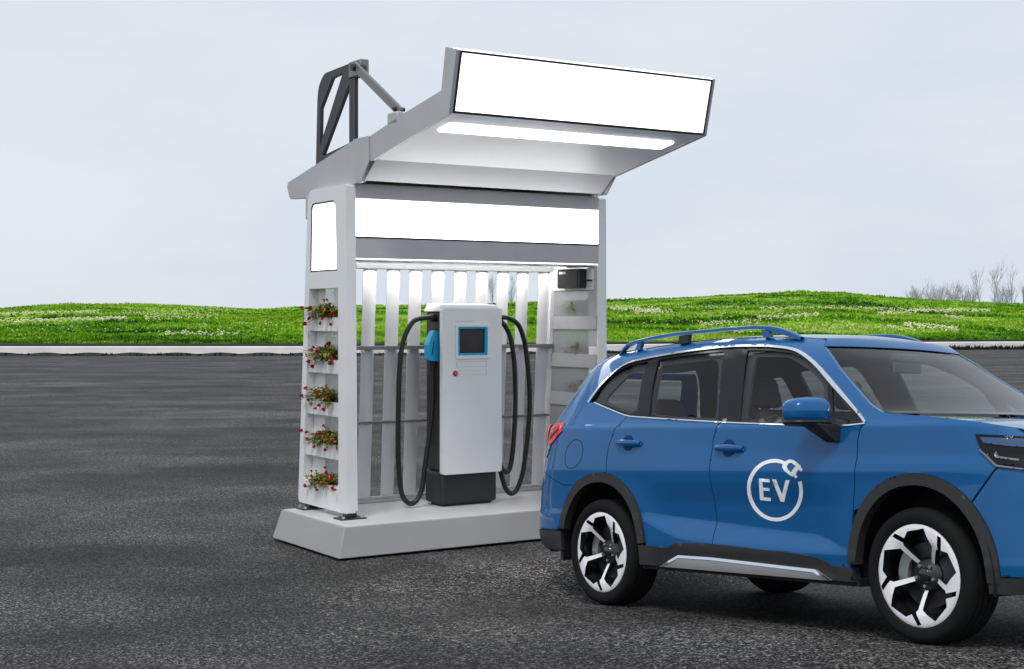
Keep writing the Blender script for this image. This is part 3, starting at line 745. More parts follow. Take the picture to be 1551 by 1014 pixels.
# connector guns
def gun(u, flip, name='connector'):
    s = MB(); prof = [(-.062, 1.44), (.055, 1.43), (.062, 1.66), (.02, 1.69), (-.012, 1.685), (-.066, 1.58)]
    slab(s, roundpoly([(a * flip, z) for a, z in prof], .018, 3), [], lambda a, z: (u + a - CU, .625 - CV, z - HP), lambda a, z: (u + a - CU, .705 - CV, z - HP))
    g1 = s.build(name, M['cyan'], ev, bevel=.014, seg=2)
    s = MB(); slab(s, roundpoly([(-.040 * flip, 1.48), (-.030 * flip, 1.48), (-.010 * flip, 1.60), (-.020 * flip, 1.60)], .002, 1), [], lambda a, z: (u + a - CU, .623 - CV, z - HP), lambda a, z: (u + a - CU, .626 - CV, z - HP)); s.build('grip_slot', M['black'], g1)
    s = MB(); c = cl(u - .005 * flip, .665, 1.40); s.tube([(c[0], c[1], c[2] - .05), (c[0], c[1], c[2] + .04)], [.024, .032], 14); s.build('boot', M['black'], g1)
    s = MB(); c = cl(u + .06 * flip, .665, 1.66); s.box(c[0] - .03, c[0] + .03, c[1] - .05, c[1] + .05, c[2] - .06, c[2] + .05); s.build('holster', M['black'], ev, bevel=.006, seg=1)
gun(1.135, 1); gun(1.712, -1)

# control box hung on the right-hand wall
bx = empty('control_box', 'small black control box on the white plate inside the right wall', 'box', toworld(2.85 - .276, .67, 2.14), KROT)
s = MB(); slab(s, rrect(-.17, .17, -.085, .085, .02), [], lambda v, z: (-.075, v, z), lambda v, z: (.0, v, z)); s.build('housing', M['charger_black'], bx, bevel=.01, seg=2)
s = MB(); slab(s, rrect(-.14, .15, -.068, .068, .012), [], lambda v, z: (-.080, v, z), lambda v, z: (-.0755, v, z)); s.build('cover', M['black'], bx)
s = MB(); s.box(-.0825, -.0808, .03, .13, .04, .062); s.build('sticker', M['label'], bx)
s = MB(); s.tube([(-.03, -.17, -.02), (-.03, -.25, -.02), (-.01, -.27, -.02)], .009, 8); s.build('lead', M['hose'], bx)

# ------------------------------------------------------------------ flowering plants
def plant(i, u, v, z, out, label, group):
    R = random.Random(40 + i)
    t = empty('flowering_plant', label, 'plant', toworld(u, v, z), KROT, group)
    lf = MB(); st = MB(); bl = MB()
    def leaf(p, d, ln, wd_):
        d = d.normalized(); sd_ = d.cross(Vector((0, 0, 1)));
        if sd_.length < .1: sd_ = Vector((1, 0, 0))
        sd_.normalize(); q = p + d * ln * .5 + Vector((0, 0, .008)); e = p + d * ln - Vector((0, 0, ln * .25))
        lf.add([p, q + sd_ * wd_, e, q - sd_ * wd_, q + Vector((0, 0, -.004))], [(0, 1, 4), (1, 2, 4), (2, 3, 4), (3, 0, 4)])
    def blossom(p, r):
        for k in range(9):
            a = R.uniform(0, 2 * PI); b = R.uniform(-.9, 1.2); c = p + Vector((math.cos(a) * math.cos(b), math.sin(a) * math.cos(b), math.sin(b))) * r * .55
            n1 = Vector((R.uniform(-1, 1), R.uniform(-1, 1), R.uniform(-1, 1))).normalized(); n2 = n1.cross(Vector((.3, .5, .8))).normalized(); q = r * .62
            bl.add([c + n1 * q, c + n2 * q, c - n1 * q, c - n2 * q], [(0, 1, 2, 3)])
    for k in range(85):
        a = R.uniform(0, 2 * PI); sp = R.uniform(.05, .30)
        tip = Vector((math.cos(a) * sp * .35 + out * R.uniform(.0, .08), math.sin(a) * sp, R.uniform(.02, .13) * (1 - sp * 1.2) + (-.05 if R.random() < .25 else 0)))
        if tip.x * out < -.04: tip.x *= .4
        mid = tip * .5 + Vector((0, 0, .035)); st.tube([Vector((0, math.sin(a) * .05, -.01)), mid, tip], .0028, 3, caps=False)
        for j in range(5):
            f = R.uniform(.25, 1.0); p = tip * f + Vector((0, 0, .03 * (1 - f)))
            leaf(p, Vector((R.uniform(-1, 1), R.uniform(-1, 1), R.uniform(-.3, .5))), R.uniform(.04, .08), R.uniform(.009, .018))
    spots = [(dv * R.uniform(.75, 1.1), dz + R.uniform(-.03, .03)) for dv, dz in [(-.30, .05), (-.20, -.01), (-.14, .08), (.02, .07), (.12, .14), (-.06, -.06), (.24, .06), (.20, -.02), (-.26, -.02), (.13, .02), (.06, -.01), (.31, .02), (-.02, .05), (-.23, .09), (.17, .10)]]
    for k, (dv, dz) in enumerate(spots):
        p = Vector((out * R.uniform(.05, .13) if out < 0 else R.uniform(-.03, .04), -dv + R.uniform(-.02, .02), dz + R.uniform(-.015, .015)))
        st.tube([Vector((0, p.y * .3, 0)), p * .55 + Vector((0, 0, .02)), p], .0025, 3, caps=False); blossom(p, R.uniform(.013, .023))
    lf.build('foliage', M['leaf'], t, fixn=False); st.build('stems', M['stem'], t, fixn=False); bl.build('blossoms', M['petal'], t, fixn=False)
LV = [(1.80, 'topmost'), (1.465, 'second highest'), (1.13, 'middle'), (.795, 'second lowest'), (.455, 'lowest')]
for i, (z, nm) in enumerate(LV):
    plant(i, .255, .78, z, -1, 'red flowering plant spilling from the %s planter of the near white side wall' % nm, 'flowering plants in the shelter planters')
for i, (z, nm) in enumerate(LV[:4]):
    plant(10 + i, 2.665, .72, z + .03, .35, 'red flowering plant blurred behind frosted sheet, %s planter of the far wall' % nm.replace('second lowest', 'fourth').replace('middle', 'third').replace('second highest', 'second'), 'flowering plants in the shelter planters')
# ------------------------------------------------------------------ car body surface: half width as a function of length and height
def lerp_tab(tab,x):
    if x<=tab[0][0]: return tab[0][1]
    for (a,b),(c,d) in zip(tab,tab[1:]):
        if x<=c: return b+(d-b)*(x-a)/(c-a)
    return tab[-1][1]
def smooth_tab(tab,x):
    # monotone-ish cubic through the table
    n=len(tab)
    if x<=tab[0][0]: return tab[0][1]
    if x>=tab[-1][0]: return tab[-1][1]
    i=0
    while x>tab[i+1][0]: i+=1
    def m(k):
        if k<=0 or k>=n-1: return 0.0 if 0<k<n-1 else ((tab[1][1]-tab[0][1])/(tab[1][0]-tab[0][0]) if k<=0 else (tab[-1][1]-tab[-2][1])/(tab[-1][0]-tab[-2][0]))
        a=(tab[k][1]-tab[k-1][1])/(tab[k][0]-tab[k-1][0]); b=(tab[k+1][1]-tab[k][1])/(tab[k+1][0]-tab[k][0])
        return 0.0 if a*b<=0 else 2*a*b/(a+b)
    (x0,y0),(x1,y1)=tab[i],tab[i+1]; h=x1-x0; t=(x-x0)/h
    return (2*t**3-3*t*t+1)*y0+(t**3-2*t*t+t)*h*m(i)+(-2*t**3+3*t*t)*y1+(t**3-t*t)*h*m(i+1)
HALF_W=.878
ROOF=[(-.80,1.49),(-.62,1.565),(-.476,1.614),(-.386,1.638),(-.187,1.664),(.119,1.680),(.395,1.689),(.658,1.691),(.908,1.686),(1.208,1.672),(1.522,1.645),(1.716,1.622),(2.4,1.56),(4,1.5)]
REAR=[(.15,-.76),(.30,-.91),(.37,-1.02),(.44,-1.04),(.55,-1.045),(.70,-1.03),(.80,-1.0),(.90,-.955),(1.05,-.925),(1.18,-.885),(1.30,-.825),(1.45,-.72),(1.62,-.62),(1.75,-.55)]
FRONT=[(.15,3.30),(.30,3.42),(.45,3.46),(.70,3.46),(.95,3.40),(1.05,3.34),(1.2,3.25),(1.7,3.2)]
LT=[(.2,.60),(.42,.594),(.505,.591),(.78,.578),(1.09,.56),(1.54,.529),(1.89,.512),(2.0,.485),(2.13,.445),(2.3,.43)]
LB=[(.2,.59),(.44,.575),(.65,.506),(.8,.468),(1.1,.453),(1.72,.434),(2.13,.432),(2.3,.42)]
def belt(x): return 1.165-.02*x
def zroof(x): return smooth_tab(ROOF,x)
def inset(x,z):
    b=belt(x)
    if z>=b:
        h=(z-b)/(zroof(x)-b)
        return smooth_tab([(0,.045),(.08,.065),(.3,.115),(.6,.185),(.8,.240),(.9,.278),(1.0,.345),(1.15,.50)],h)
    zc=max(.945,1.08-.072*max(x,0)) if x>0 else 1.08
    lb=lerp_tab(LB,x); lt=max(lb+.008,lerp_tab(LT,x)); il=.040*min(1,(lt-lb)/.09)+.004
    return lerp_tab([(.15,.085),(.27,.030),(.36,.010),(.41,.0),(lb,.0),(lt,il),(.68,il*.72+.002),(.80,.005),(.87,.0),(zc-.004,.021),(zc+.004,.0225),(b-.015,.030),(b,.045)],z)
def halfw(x,z):
    w=HALF_W-inset(x,z)
    for hx in (0.0,2.59):
        d=math.hypot(x-hx,(z-.34)*1.0)
        if .3<d<.66: 
            k=max(0,min(1,(.66-d)/.22)); k=k*k*(3-2*k)
            w=w+(max(w,HALF_W-.002)-w)*.75*k
    return w
RX,RN,RM=-.05,4.0,3.2
FX,FN,FM=2.55,3.5,2.5
def half(x,z):
    w=halfw(x,z)
    xr=smooth_tab(REAR,z); xf=smooth_tab(FRONT,z)
    if x<RX:
        t=(RX-x)/(RX-xr)
        w*=(1-min(t,1)**RN)**(1/RM) if t<1 else 0
    if x>FX:
        t=(x-FX)/(xf-FX)
        w*=(1-min(t,1)**FN)**(1/FM) if t<1 else 0
    return w
def rear_x(y,z):
    w=halfw(-.5,z); xr=smooth_tab(REAR,z)
    return RX-(RX-xr)*max(0,1-min(1,abs(y)/w)**RM)**(1/RN)
def front_x(y,z):
    w=halfw(3.0,z); xf=smooth_tab(FRONT,z)
    return FX+(xf-FX)*max(0,1-min(1,abs(y)/w)**FM)**(1/FN)
car = empty('parked_car', 'blue compact SUV with a white EV plug emblem, parked right of the shelter', 'car')
car.matrix_world = CAR
def E_rear(z): return RX - .8 * (RX - smooth_tab(REAR, z))
def E_front(z): return FX + .80 * (smooth_tab(FRONT, z) - FX)
def arch(c, a, b, t0, t1, n, z0=.34, e=2.15):
    out = []
    for i in range(n + 1):
        t = math.radians(t0 + (t1 - t0) * i / n); ct, st = math.cos(t), math.sin(t)
        out.append((c + a * math.copysign(abs(ct) ** (2 / e), ct), z0 + b * math.copysign(abs(st) ** (2 / e), st)))
    return out
FC, RC = 2.604, .018
WB = 2.59
Z4 = [z / 100 for z in range(0, 200)]
# window opening outline (outer edge of the bright trim)
CH = [(-.262, 1.338), (-.225, 1.395), (-.173, 1.459), (-.085, 1.534), (-.016, 1.575), (.085, 1.600), (.288, 1.616), (.547, 1.629), (.796, 1.636), (1.037, 1.633), (1.276, 1.617), (1.376, 1.605), (1.525, 1.581), (1.633, 1.544), (1.763, 1.476),
      (1.911, 1.378), (2.069, 1.266), (2.196, 1.175), (2.256, 1.130)]
CHB = [(2.256, 1.114), (2.055, 1.106), (1.688, 1.122), (1.311, 1.142), (1.112, 1.154), (.691, 1.182), (.363, 1.206), (.21, 1.222), (.01, 1.272), (-.18, 1.322)]
CHO = spl(CH, 4) + spl(CHB, 3)
DR = [(.224, 1.216), (.148, 1.142), (.117, 1.076), (.09, 1.009), (.084, .925), (.086, .858)]
DM = [(1.122, 1.152), (1.087, 1.053), (1.076, .918), (1.077, .842), (1.083, .70), (1.085, .613), (1.089, .44)]
DF = [(2.247, 1.105), (2.228, 1.085), (2.212, 1.022), (2.209, .856), (2.200, .78), (2.186, .66)]
SILL = [(.478, .405), (.69, .398), (.735, .418), (.774, .433), (1.079, .44), (1.41, .427), (1.718, .418), (1.92, .40), (1.98, .385), (2.027, .364), (2.155, .357)]
WSL = [(1.755, 1.571), (1.85, 1.505), (1.939, 1.433), (2.097, 1.319), (2.244, 1.219), (2.338, 1.174)]
CREST = [(2.414, 1.163), (2.581, 1.148), (2.781, 1.128), (2.95, 1.106), (3.134, 1.070)]
def archpart(c, ang): return
def panel(mb, s, outer, holes=(), off=0.0, th=.018, mi=0, step=.026, surf=half):
    v, t, b = tri2d(outer, holes, step)
    P = [(x, s * (surf(x, z) + off), z) for x, z in v]
    mb.add(P, t if s > 0 else [f[::-1] for f in t], mi, True)
    ids = sorted({i for e in b for i in e}); ix = {i: k for k, i in enumerate(ids)}; n = len(ids)
    A = [P[i] for i in ids]; B = [(p[0], p[1] - s * th, p[2]) for p in A]
    mb.add(A + B, [(ix[e[0]], ix[e[1]], ix[e[1]] + n, ix[e[0]] + n) for e in b], mi)
    return mb
def clip_after(pts, key): return [p for p in pts if key(p)]
G = .0035
RS = (-1, 1)
# ---- body shell
quarter_top = [(E_rear(z), z) for z in (.90, 1.0, 1.1, 1.2, 1.3, 1.4, 1.5, 1.56)]
roofpts = [(x, zroof(x) - .001) for x in [E_rear(1.57) + .02 + k * .06 for k in range(60)] if x < 1.71]
front_edge = [(E_front(1.04), 1.045), (E_front(1.0), 1.0), (E_front(.95), .95), (E_front(.91), .905)]
af = arch(FC, .458, .515, 46, 141, 24)          # front arch, from the bumper gap back to the door
ar = arch(RC, .462, .517, 88, 124, 10)          # rear arch, from the door back to the bumper gap
body_outer = [ar[-1], (-.40, .776), (-.595, .835), (E_rear(.87) + .012, .885)] + quarter_top + roofpts + [(1.722, 1.612)] + WSL + CREST + front_edge + [(3.062, .892), af[0]] + af[1:] + \
    [(x + G, z) for x, z in DF[::-1]] + [(2.256, 1.114)] + [p for p in CHO[::-1] if p[0] < 2.2555 and (p[1] > 1.21 - .0 if p[0] < .25 else p[1] > belt(p[0]) + .0 or p[0] > 2.2)] 
# window edge from the front over the top and down to the rear door line
upper = spl(CH, 4)[::-1]
lower = [p for p in spl(CHB, 3) if p[0] < .215][::-1]
body_outer = [ar[-1], (-.40, .776), (-.595, .835), (E_rear(.87) + .012, .885)] + quarter_top + roofpts + [(1.722, 1.612)] + WSL + CREST + front_edge + [(3.062, .892)] + af + \
    [(x + G, z) for x, z in DF[::-1]] + upper + lower[::-1] + [(x - G, z) for x, z in DR] + ar[:-1]
bd = MB()
for s in RS: panel(bd, s, body_outer, (), 0, .02, 0, .017)
# tailgate
rows = []
for i in range(31):
    z = .885 + (1.575 - .885) * i / 30; rows.append([])
    wz = halfw(-.5, z)
    for j in range(41):
        y = (-.809 + 1.618 * j / 40) * wz; rows[-1].append((rear_x(y, z), y, z))
k0 = len(bd.v); bd.v += [p for r_ in rows for p in r_]
for i in range(30):
    for j in range(40):
        if 14 <= i < 28 and 4 <= j < 36: continue
        bd.f.append((k0 + i * 41 + j, k0 + i * 41 + j + 1, k0 + i * 41 + 41 + j + 1, k0 + i * 41 + 41 + j)); bd.m.append(0); bd.sm.append(True)
# nose above the bumper
rows = []
for i in range(10):
    z = .905 + (1.075 - .905) * i / 9; wz = halfw(3.0, z); rows.append([])
    for j in range(31):
        k = (1 - .80 ** FN) ** (1 / FM); y = (-k + 2 * k * j / 30) * wz; rows[-1].append((front_x(y, z), y, z))
bd.grid(rows)
body = bd.build('body', M['paint'], car, fixn=True)
# bonnet
rows = []
for i in range(15):
    f = i / 14; x = 2.36 + (3.30 - 2.36) * f; row = []
    z = smooth_tab([(2.36, 1.166)] + CREST + [(3.34, 1.03)], x)
    for j in range(25):
        t = -1 + 2 * j / 24; ye = half(min(x, 3.12), z) - .004; zz = z + .004 * (1 - t * t) - .012 * (1 - f); row.append((x + .09 * (1 - t * t) * (1 if f > .5 else 1), ye * t, zz - .001))
    rows.append(row)
b = MB(); b.grid(rows); b.build('bonnet', M['paint'], car)
# doors
def follow(a, b, c, w, h, t0, t1, n): return arch(c, w, h, t0, t1, n)
rd = [(x + G, z) for x, z in DR] + arch(RC, .462, .517, 83, 8, 18) + [p for p in SILL if .478 <= p[0] < 1.08] + [(1.089 - G, .44)] + [(x - G, z) for x, z in DM[::-1][1:]] + [p for p in spl(CHB, 3) if .235 < p[0] < 1.11]
fd = [(x + G, z) for x, z in DM] + [p for p in SILL if p[0] > 1.09] + [(2.158, .40), (2.170, .52)] + [(x - G, z) for x, z in DF[::-1]] + [p for p in spl(CHB, 3) if 1.13 < p[0] < 2.24]
def handle(par, s, c, zc):
    h = MB(); n = 14; rows = []
    for i in range(n + 1):
        f = i / n; x = c - .118 + .236 * f; bow = math.sin(PI * min(1, max(0, f))) ** .5
        y = half(x, zc) + .010 + .026 * bow; hh = .015 + .006 * math.sin(PI * f); z = zc + .004 - .008 * f
        rows.append([(x, s * (y + .009 * math.cos(a)), z + hh * math.sin(a)) for a in [2 * PI * k / 10 for k in range(11)]])
    h.grid(rows); h.build('handle', M['paint'], par)
    k = MB(); pts = [(c - .01 + .055 * math.cos(a), zc + .050 * math.sin(a)) for a in [2 * PI * q / 20 for q in range(20)]]
    panel(k, s, pts, (), .003, .004, 0, .02); k.build('handle_cup', M['cup_shade'], par)
for s in RS:
    d = MB(); panel(d, s, rd, (), 0, .02, 0, .018); o = d.build('door', M['paint'], car); handle(o, s, .305, 1.045)
    d = MB(); panel(d, s, fd, (), 0, .02, 0, .018); o = d.build('door', M['paint'], car); handle(o, s, 1.235, 1.0)
    if s < 0: front_door = o
INW = [roundpoly(p, .035, 3) for p in ([(-.12, 1.335), (.0, 1.455), (.06, 1.51), (.20, 1.52), (.265, 1.245), (.08, 1.27)],
       [(.43, 1.225), (.365, 1.545), (.875, 1.555), (.93, 1.50), (1.045, 1.18), (.70, 1.20)],
       [(1.30, 1.165), (1.225, 1.545), (1.50, 1.525), (1.70, 1.435), (1.84, 1.345), (1.93, 1.135), (1.65, 1.145)],
       [(1.97, 1.15), (1.93, 1.30), (2.13, 1.165), (2.13, 1.13)])]
# dark liner behind the gaps, with window opening
for s in RS:
    l = MB(); lo = arch(RC, .47, .525, 20, 124, 16)[::-1] + []
    outer = [(E_rear(.9) + .04, .90), (E_rear(1.3) + .05, 1.3), (-.42, 1.56), (0, 1.64), (.6, 1.665), (1.2, 1.65), (1.66, 1.60), (1.93, 1.425), (2.30, 1.185), (3.0, 1.06), (3.02, .92), (2.95, .78)] + arch(FC, .47, .53, 45, 165, 16) + [(2.12, .34), (.5, .34)] + arch(RC, .47, .53, 15, 130, 16)
    panel(l, s, outer, INW, -.030, .02, 0, .05); l.build('inner_frame', M['cabin'], car)
# cabin bulkheads that close the shell
c = MB(); c.box(.36, 2.08, -.80, .80, .30, .33); c.box(-.80, .36, -.50, .50, .55, .58); c.box(2.08, 2.10, -.80, .80, .30, 1.0); c.box(.34, .36, -.80, .80, .30, .60)
c.build('floor_pan', M['cabin'], car)
# side windows: black frame, panes, bright trim
GL = [('pane', 'tint_glass', [(-.222, 1.340), (-.155, 1.450), (-.065, 1.515), (.005, 1.550), (.09, 1.570), (.237, 1.580), (.250, 1.45), (.290, 1.30), (.315, 1.226), (.21, 1.236), (.01, 1.286)]),
      ('pane', 'tint_glass', [(.340, 1.585), (.547, 1.594), (.796, 1.598), (.950, 1.596), (1.0, 1.45), (1.05, 1.30), (1.092, 1.166), (.691, 1.194), (.440, 1.213), (.385, 1.38)]),
      ('pane', 'side_glass', [(1.155, 1.590), (1.276, 1.582), (1.376, 1.570), (1.525, 1.547), (1.62, 1.516), (1.74, 1.466), (1.876, 1.376), (1.93, 1.25), (1.985, 1.121), (1.688, 1.134), (1.285, 1.154), (1.22, 1.38)]),
      ('pane', 'side_glass', [(1.918, 1.349), (2.060, 1.248), (2.190, 1.154), (2.192, 1.128), (2.03, 1.120), (1.97, 1.24)])]
for s in RS:
    f = MB(); panel(f, s, offs(CHO, .010), [p for _, _, p in GL], -.004, .012, 0, .05); fr = f.build('window_frame', M['pillar'], car)
    for nm, m, poly in GL:
        g_ = MB(); v, t, b = tri2d(offs(poly, -.006), [], .05); g_.add([(x, s * (half(x, z) - .012), z) for x, z in v], t, 0, True); g_.build(nm, M[m], fr)
    tr = MB(); up = spl(CH, 4); n = len(up); inn = []
    for i, p in enumerate(up):
        a = up[max(i - 1, 0)]; b = up[min(i + 1, n - 1)]; d = Vector((b[0] - a[0], b[1] - a[1])).normalized(); wd = .013 + .011 * max(0, (p[0] - 1.45) / .5 if p[0] < 1.95 else max(0, 1 - (p[0] - 1.95) / .25)) + (.012 * max(0, 1 - (p[0] + .26) / .12))
        inn.append((p[0] + d.y * wd, p[1] - d.x * wd))
    panel(tr, s, up + inn[::-1], (), .007, .014, 0, .03)
    lo = spl(CHB, 3); panel(tr, s, lo + [(x, z + .007) for x, z in lo[::-1]], (), .006, .010, 0, .03)
    tr.build('window_trim', M['chrome'], car)
# windscreen
def ws_edge(f):
    k = [0, .22, .40, .62, .86, 1.0]; n = 5
    for i in range(5):
        if f <= k[i + 1] or i == 4:
            t = (f - k[i]) / (k[i + 1] - k[i]); x = WSL[i][0] + (WSL[i + 1][0] - WSL[i][0]) * t; z = WSL[i][1] + (WSL[i + 1][1] - WSL[i][1]) * t; break
    return x, half(x, z), z
def ws_pt(f, t, d=0):
    x, y, z = ws_edge(f); bow = .06 + .13 * f
    return (x + bow * (1 - t * t) - d * .6, y * t, z + .006 * (1 - t * t) * (1 - f) - d)
# roof
rows = []
for i in range(41):
    f = i / 40; row = []
    for j in range(33):
        t = -1 + 2 * j / 32
        x0 = -.52 - .095 * (1 - t ** 4); x1 = 1.722 + .055 * (1 - t * t); x = x0 + (x1 - x0) * f
        xe = max(-.52, min(1.722, x)); ye = half(xe, zroof(xe)) + .004; row.append((x, ye * t, zroof(x) + .034 * (1 - t * t) * min(1, .35 + (x + .6) / .8) - .03 * max(0, (x - 1.60) / .18) ** 2 * (1 - t * t)))
    rows.append(row)
rows.append([ws_pt(0, -1 + 2 * j / 32, -.002) for j in range(33)])
r = MB(); r.grid(rows); r.build('roof', M['paint'], car)
r = MB(); r.grid([[(x, y, z - .045) for x, y, z in row[2:-2]] for row in rows[3:-2]]); r.build('headliner', M['headliner'], car)
g_ = MB(); g_.grid([[ws_pt(f / 12, -.985 + 1.97 * j / 24, .004) for j in range(25)] for f in range(13)]); wsg = g_.build('windscreen', M['wind_glass'], car, fixn=False)
g_ = MB()
for (a, b, c_, d_) in ((.95, 1.0, -1, 1), (0, 1, -1, -.965), (0, 1, .965, 1)):
    g_.grid([[ws_pt(a + (b - a) * i / 10, c_ + (d_ - c_) * j / 16, .0075) for j in range(17)] for i in range(11)])
g_.build('windscreen_band', M['pillar'], wsg, fixn=False)
g_ = MB(); g_.box(1.80, 1.86, -.10, .10, 1.50, 1.545); g_.build('camera_pod', M['cabin'], car, bevel=.01)
g_ = MB(); g_.box(1.83, 1.85, -.12, .12, 1.43, 1.495); g_.build('rear_view_mirror', M['cabin'], car, bevel=.01)
# rear window
g_ = MB(); rows = []
for i in range(11):
    z = 1.22 + .30 * i / 10; wz = halfw(-.5, z); rows.append([(rear_x((-.74 + 1.48 * j / 20) * wz, z) - .004, (-.74 + 1.48 * j / 20) * wz, z) for j in range(21)])
g_.grid(rows); g_.build('rear_window', M['tint_glass'], car, fixn=False)
# side spoiler blade beside the rear window
# wheel arch trims
def ringpoly(c, t0, t1, ao, bo, ai, bi, n=30): return arch(c, ao, bo, t0, t1, n) + arch(c, ai, bi, t1, t0, n)
for s in RS:
    a = MB(); panel(a, s, ringpoly(RC, 8, 164, .460, .515, .400, .455), (), .017, .06, 0, .022); a.build('wheel_arch_trim', M['clad'], car, fixn=True)
    a = MB(); panel(a, s, ringpoly(FC, -1, 176, .456, .513, .398, .455), (), .017, .06, 0, .022); a.build('wheel_arch_trim', M['clad'], car)
    # sill
    a = MB(); panel(a, s, [(.42, .285), (.415, .405)] + SILL + [(2.175, .357), (2.185, .285)], (), .013, .06, 0, .022)
    so_ = a.build('sill_trim', M['clad'], car)
    a = MB(); o_ = [(.625, .283), (.787, .358), (1.068, .361), (1.92, .337), (2.022, .283)]
    v, t, b = tri2d(o_, [], .03); nn = len(v)
    def sk(x, z): k = max(0, min(1, (z - .283) / .07)); return half(x, z) + .012 + .018 * (1 - k) 
    panel(a, s, o_, (), 0, .05, 0, .03, surf=lambda x, z: max(half(x, .34), .86) + .030 - .30 * max(0, z - .318))
    a.build('sill_plate', M['sill_grey'], so_, sharp=25)
    a = MB(); top = [(.787, .359), (1.068, .360), (1.92, .336), (2.022, .284)]; panel(a, s, [(.632, .284)] + top + [(2.002, .284), (1.905, .321), (1.068, .345), (.795, .344), (.66, .284)], (), 0, .02, 0, .03, surf=lambda x, z: max(half(x, .34), .86) + .034 - .30 * max(0, z - .318)); a.build('sill_rail', M['chrome'], so_, sharp=25)
    a = MB(); a.box(.42, 2.2, min(s * .60, s * .855), max(s * .60, s * .855), .26, .30); a.build('underbody', M['gap'], so_)
    # bumper sides
    a = MB(); ed = [(E_rear(z), z) for z in (.87, .80, .72, .60, .50, .47)]
    panel(a, s, [(E_rear(.87) + .012, .879), (-.595, .829), (-.40, .770), (ar[-1][0] - .004, ar[-1][1] - .004)] + arch(RC, .462, .517, 128, 165, 8) + [(-.50, .468)] + ed[::-1], (), 0, .02)
    a.build('rear_bumper_side', M['paint'], car)
    a = MB(); panel(a, s, [(-.415, .335), (-.42, .462), (-.50, .462), (E_rear(.465), .462), (E_rear(.40) + .03, .40), (E_rear(.34) + .07, .335)], (), .004, .03, 0, .03); a.build('bumper_skirt', M['clad'], car)
    a = MB(); a.box(-.45, -.415, min(s * .62, s * .855), max(s * .62, s * .855), .27, .45); a.build('mud_flap', M['black'], car)
    a = MB(); fe = [(E_front(z), z) for z in (.36, .45, .60, .75, .90)]
    panel(a, s, [(3.068, .885)] + arch(FC, .458, .515, 44.6, 2, 10) + fe, (), 0, .02); a.build('front_bumper_side', M['paint'], car)
    a = MB(); panel(a, s, [(3.004, .278), (3.006, .352), (3.16, .358), (E_front(.35), .355), (E_front(.30), .278)], (), .012, .03, 0, .03); a.build('front_lip', M['clad'], car)
# bumper faces
def capgrid(fx_, zlist, frac, dx=0, n=30, w0=-.5):
    rows = []
    for z in zlist:
        wz = halfw(w0, z); rows.append([(fx_((-frac + 2 * frac * j / n) * wz, z) + dx, (-frac + 2 * frac * j / n) * wz, z) for j in range(n + 1)])
    return rows
a = MB(); a.grid(capgrid(rear_x, [.468 + (.879 - .468) * i / 12 for i in range(13)], .809)); a.build('rear_bumper', M['paint'], car)
a = MB(); a.grid(capgrid(rear_x, [.30, .34, .38, .42, .462], .80, .0)); a.build('rear_skirt', M['clad'], car)
kf = (1 - .80 ** FN) ** (1 / FM)
a = MB(); a.grid(capgrid(front_x, [.355 + (.90 - .355) * i / 12 for i in range(13)], kf, 0, 30, 3.0)); a.build('front_bumper', M['paint'], car)
a = MB(); a.grid(capgrid(front_x, [.62 + (.96 - .62) * i / 8 for i in range(9)], .52, .012, 30, 3.0)); a.build('grille', M['pillar'], car)
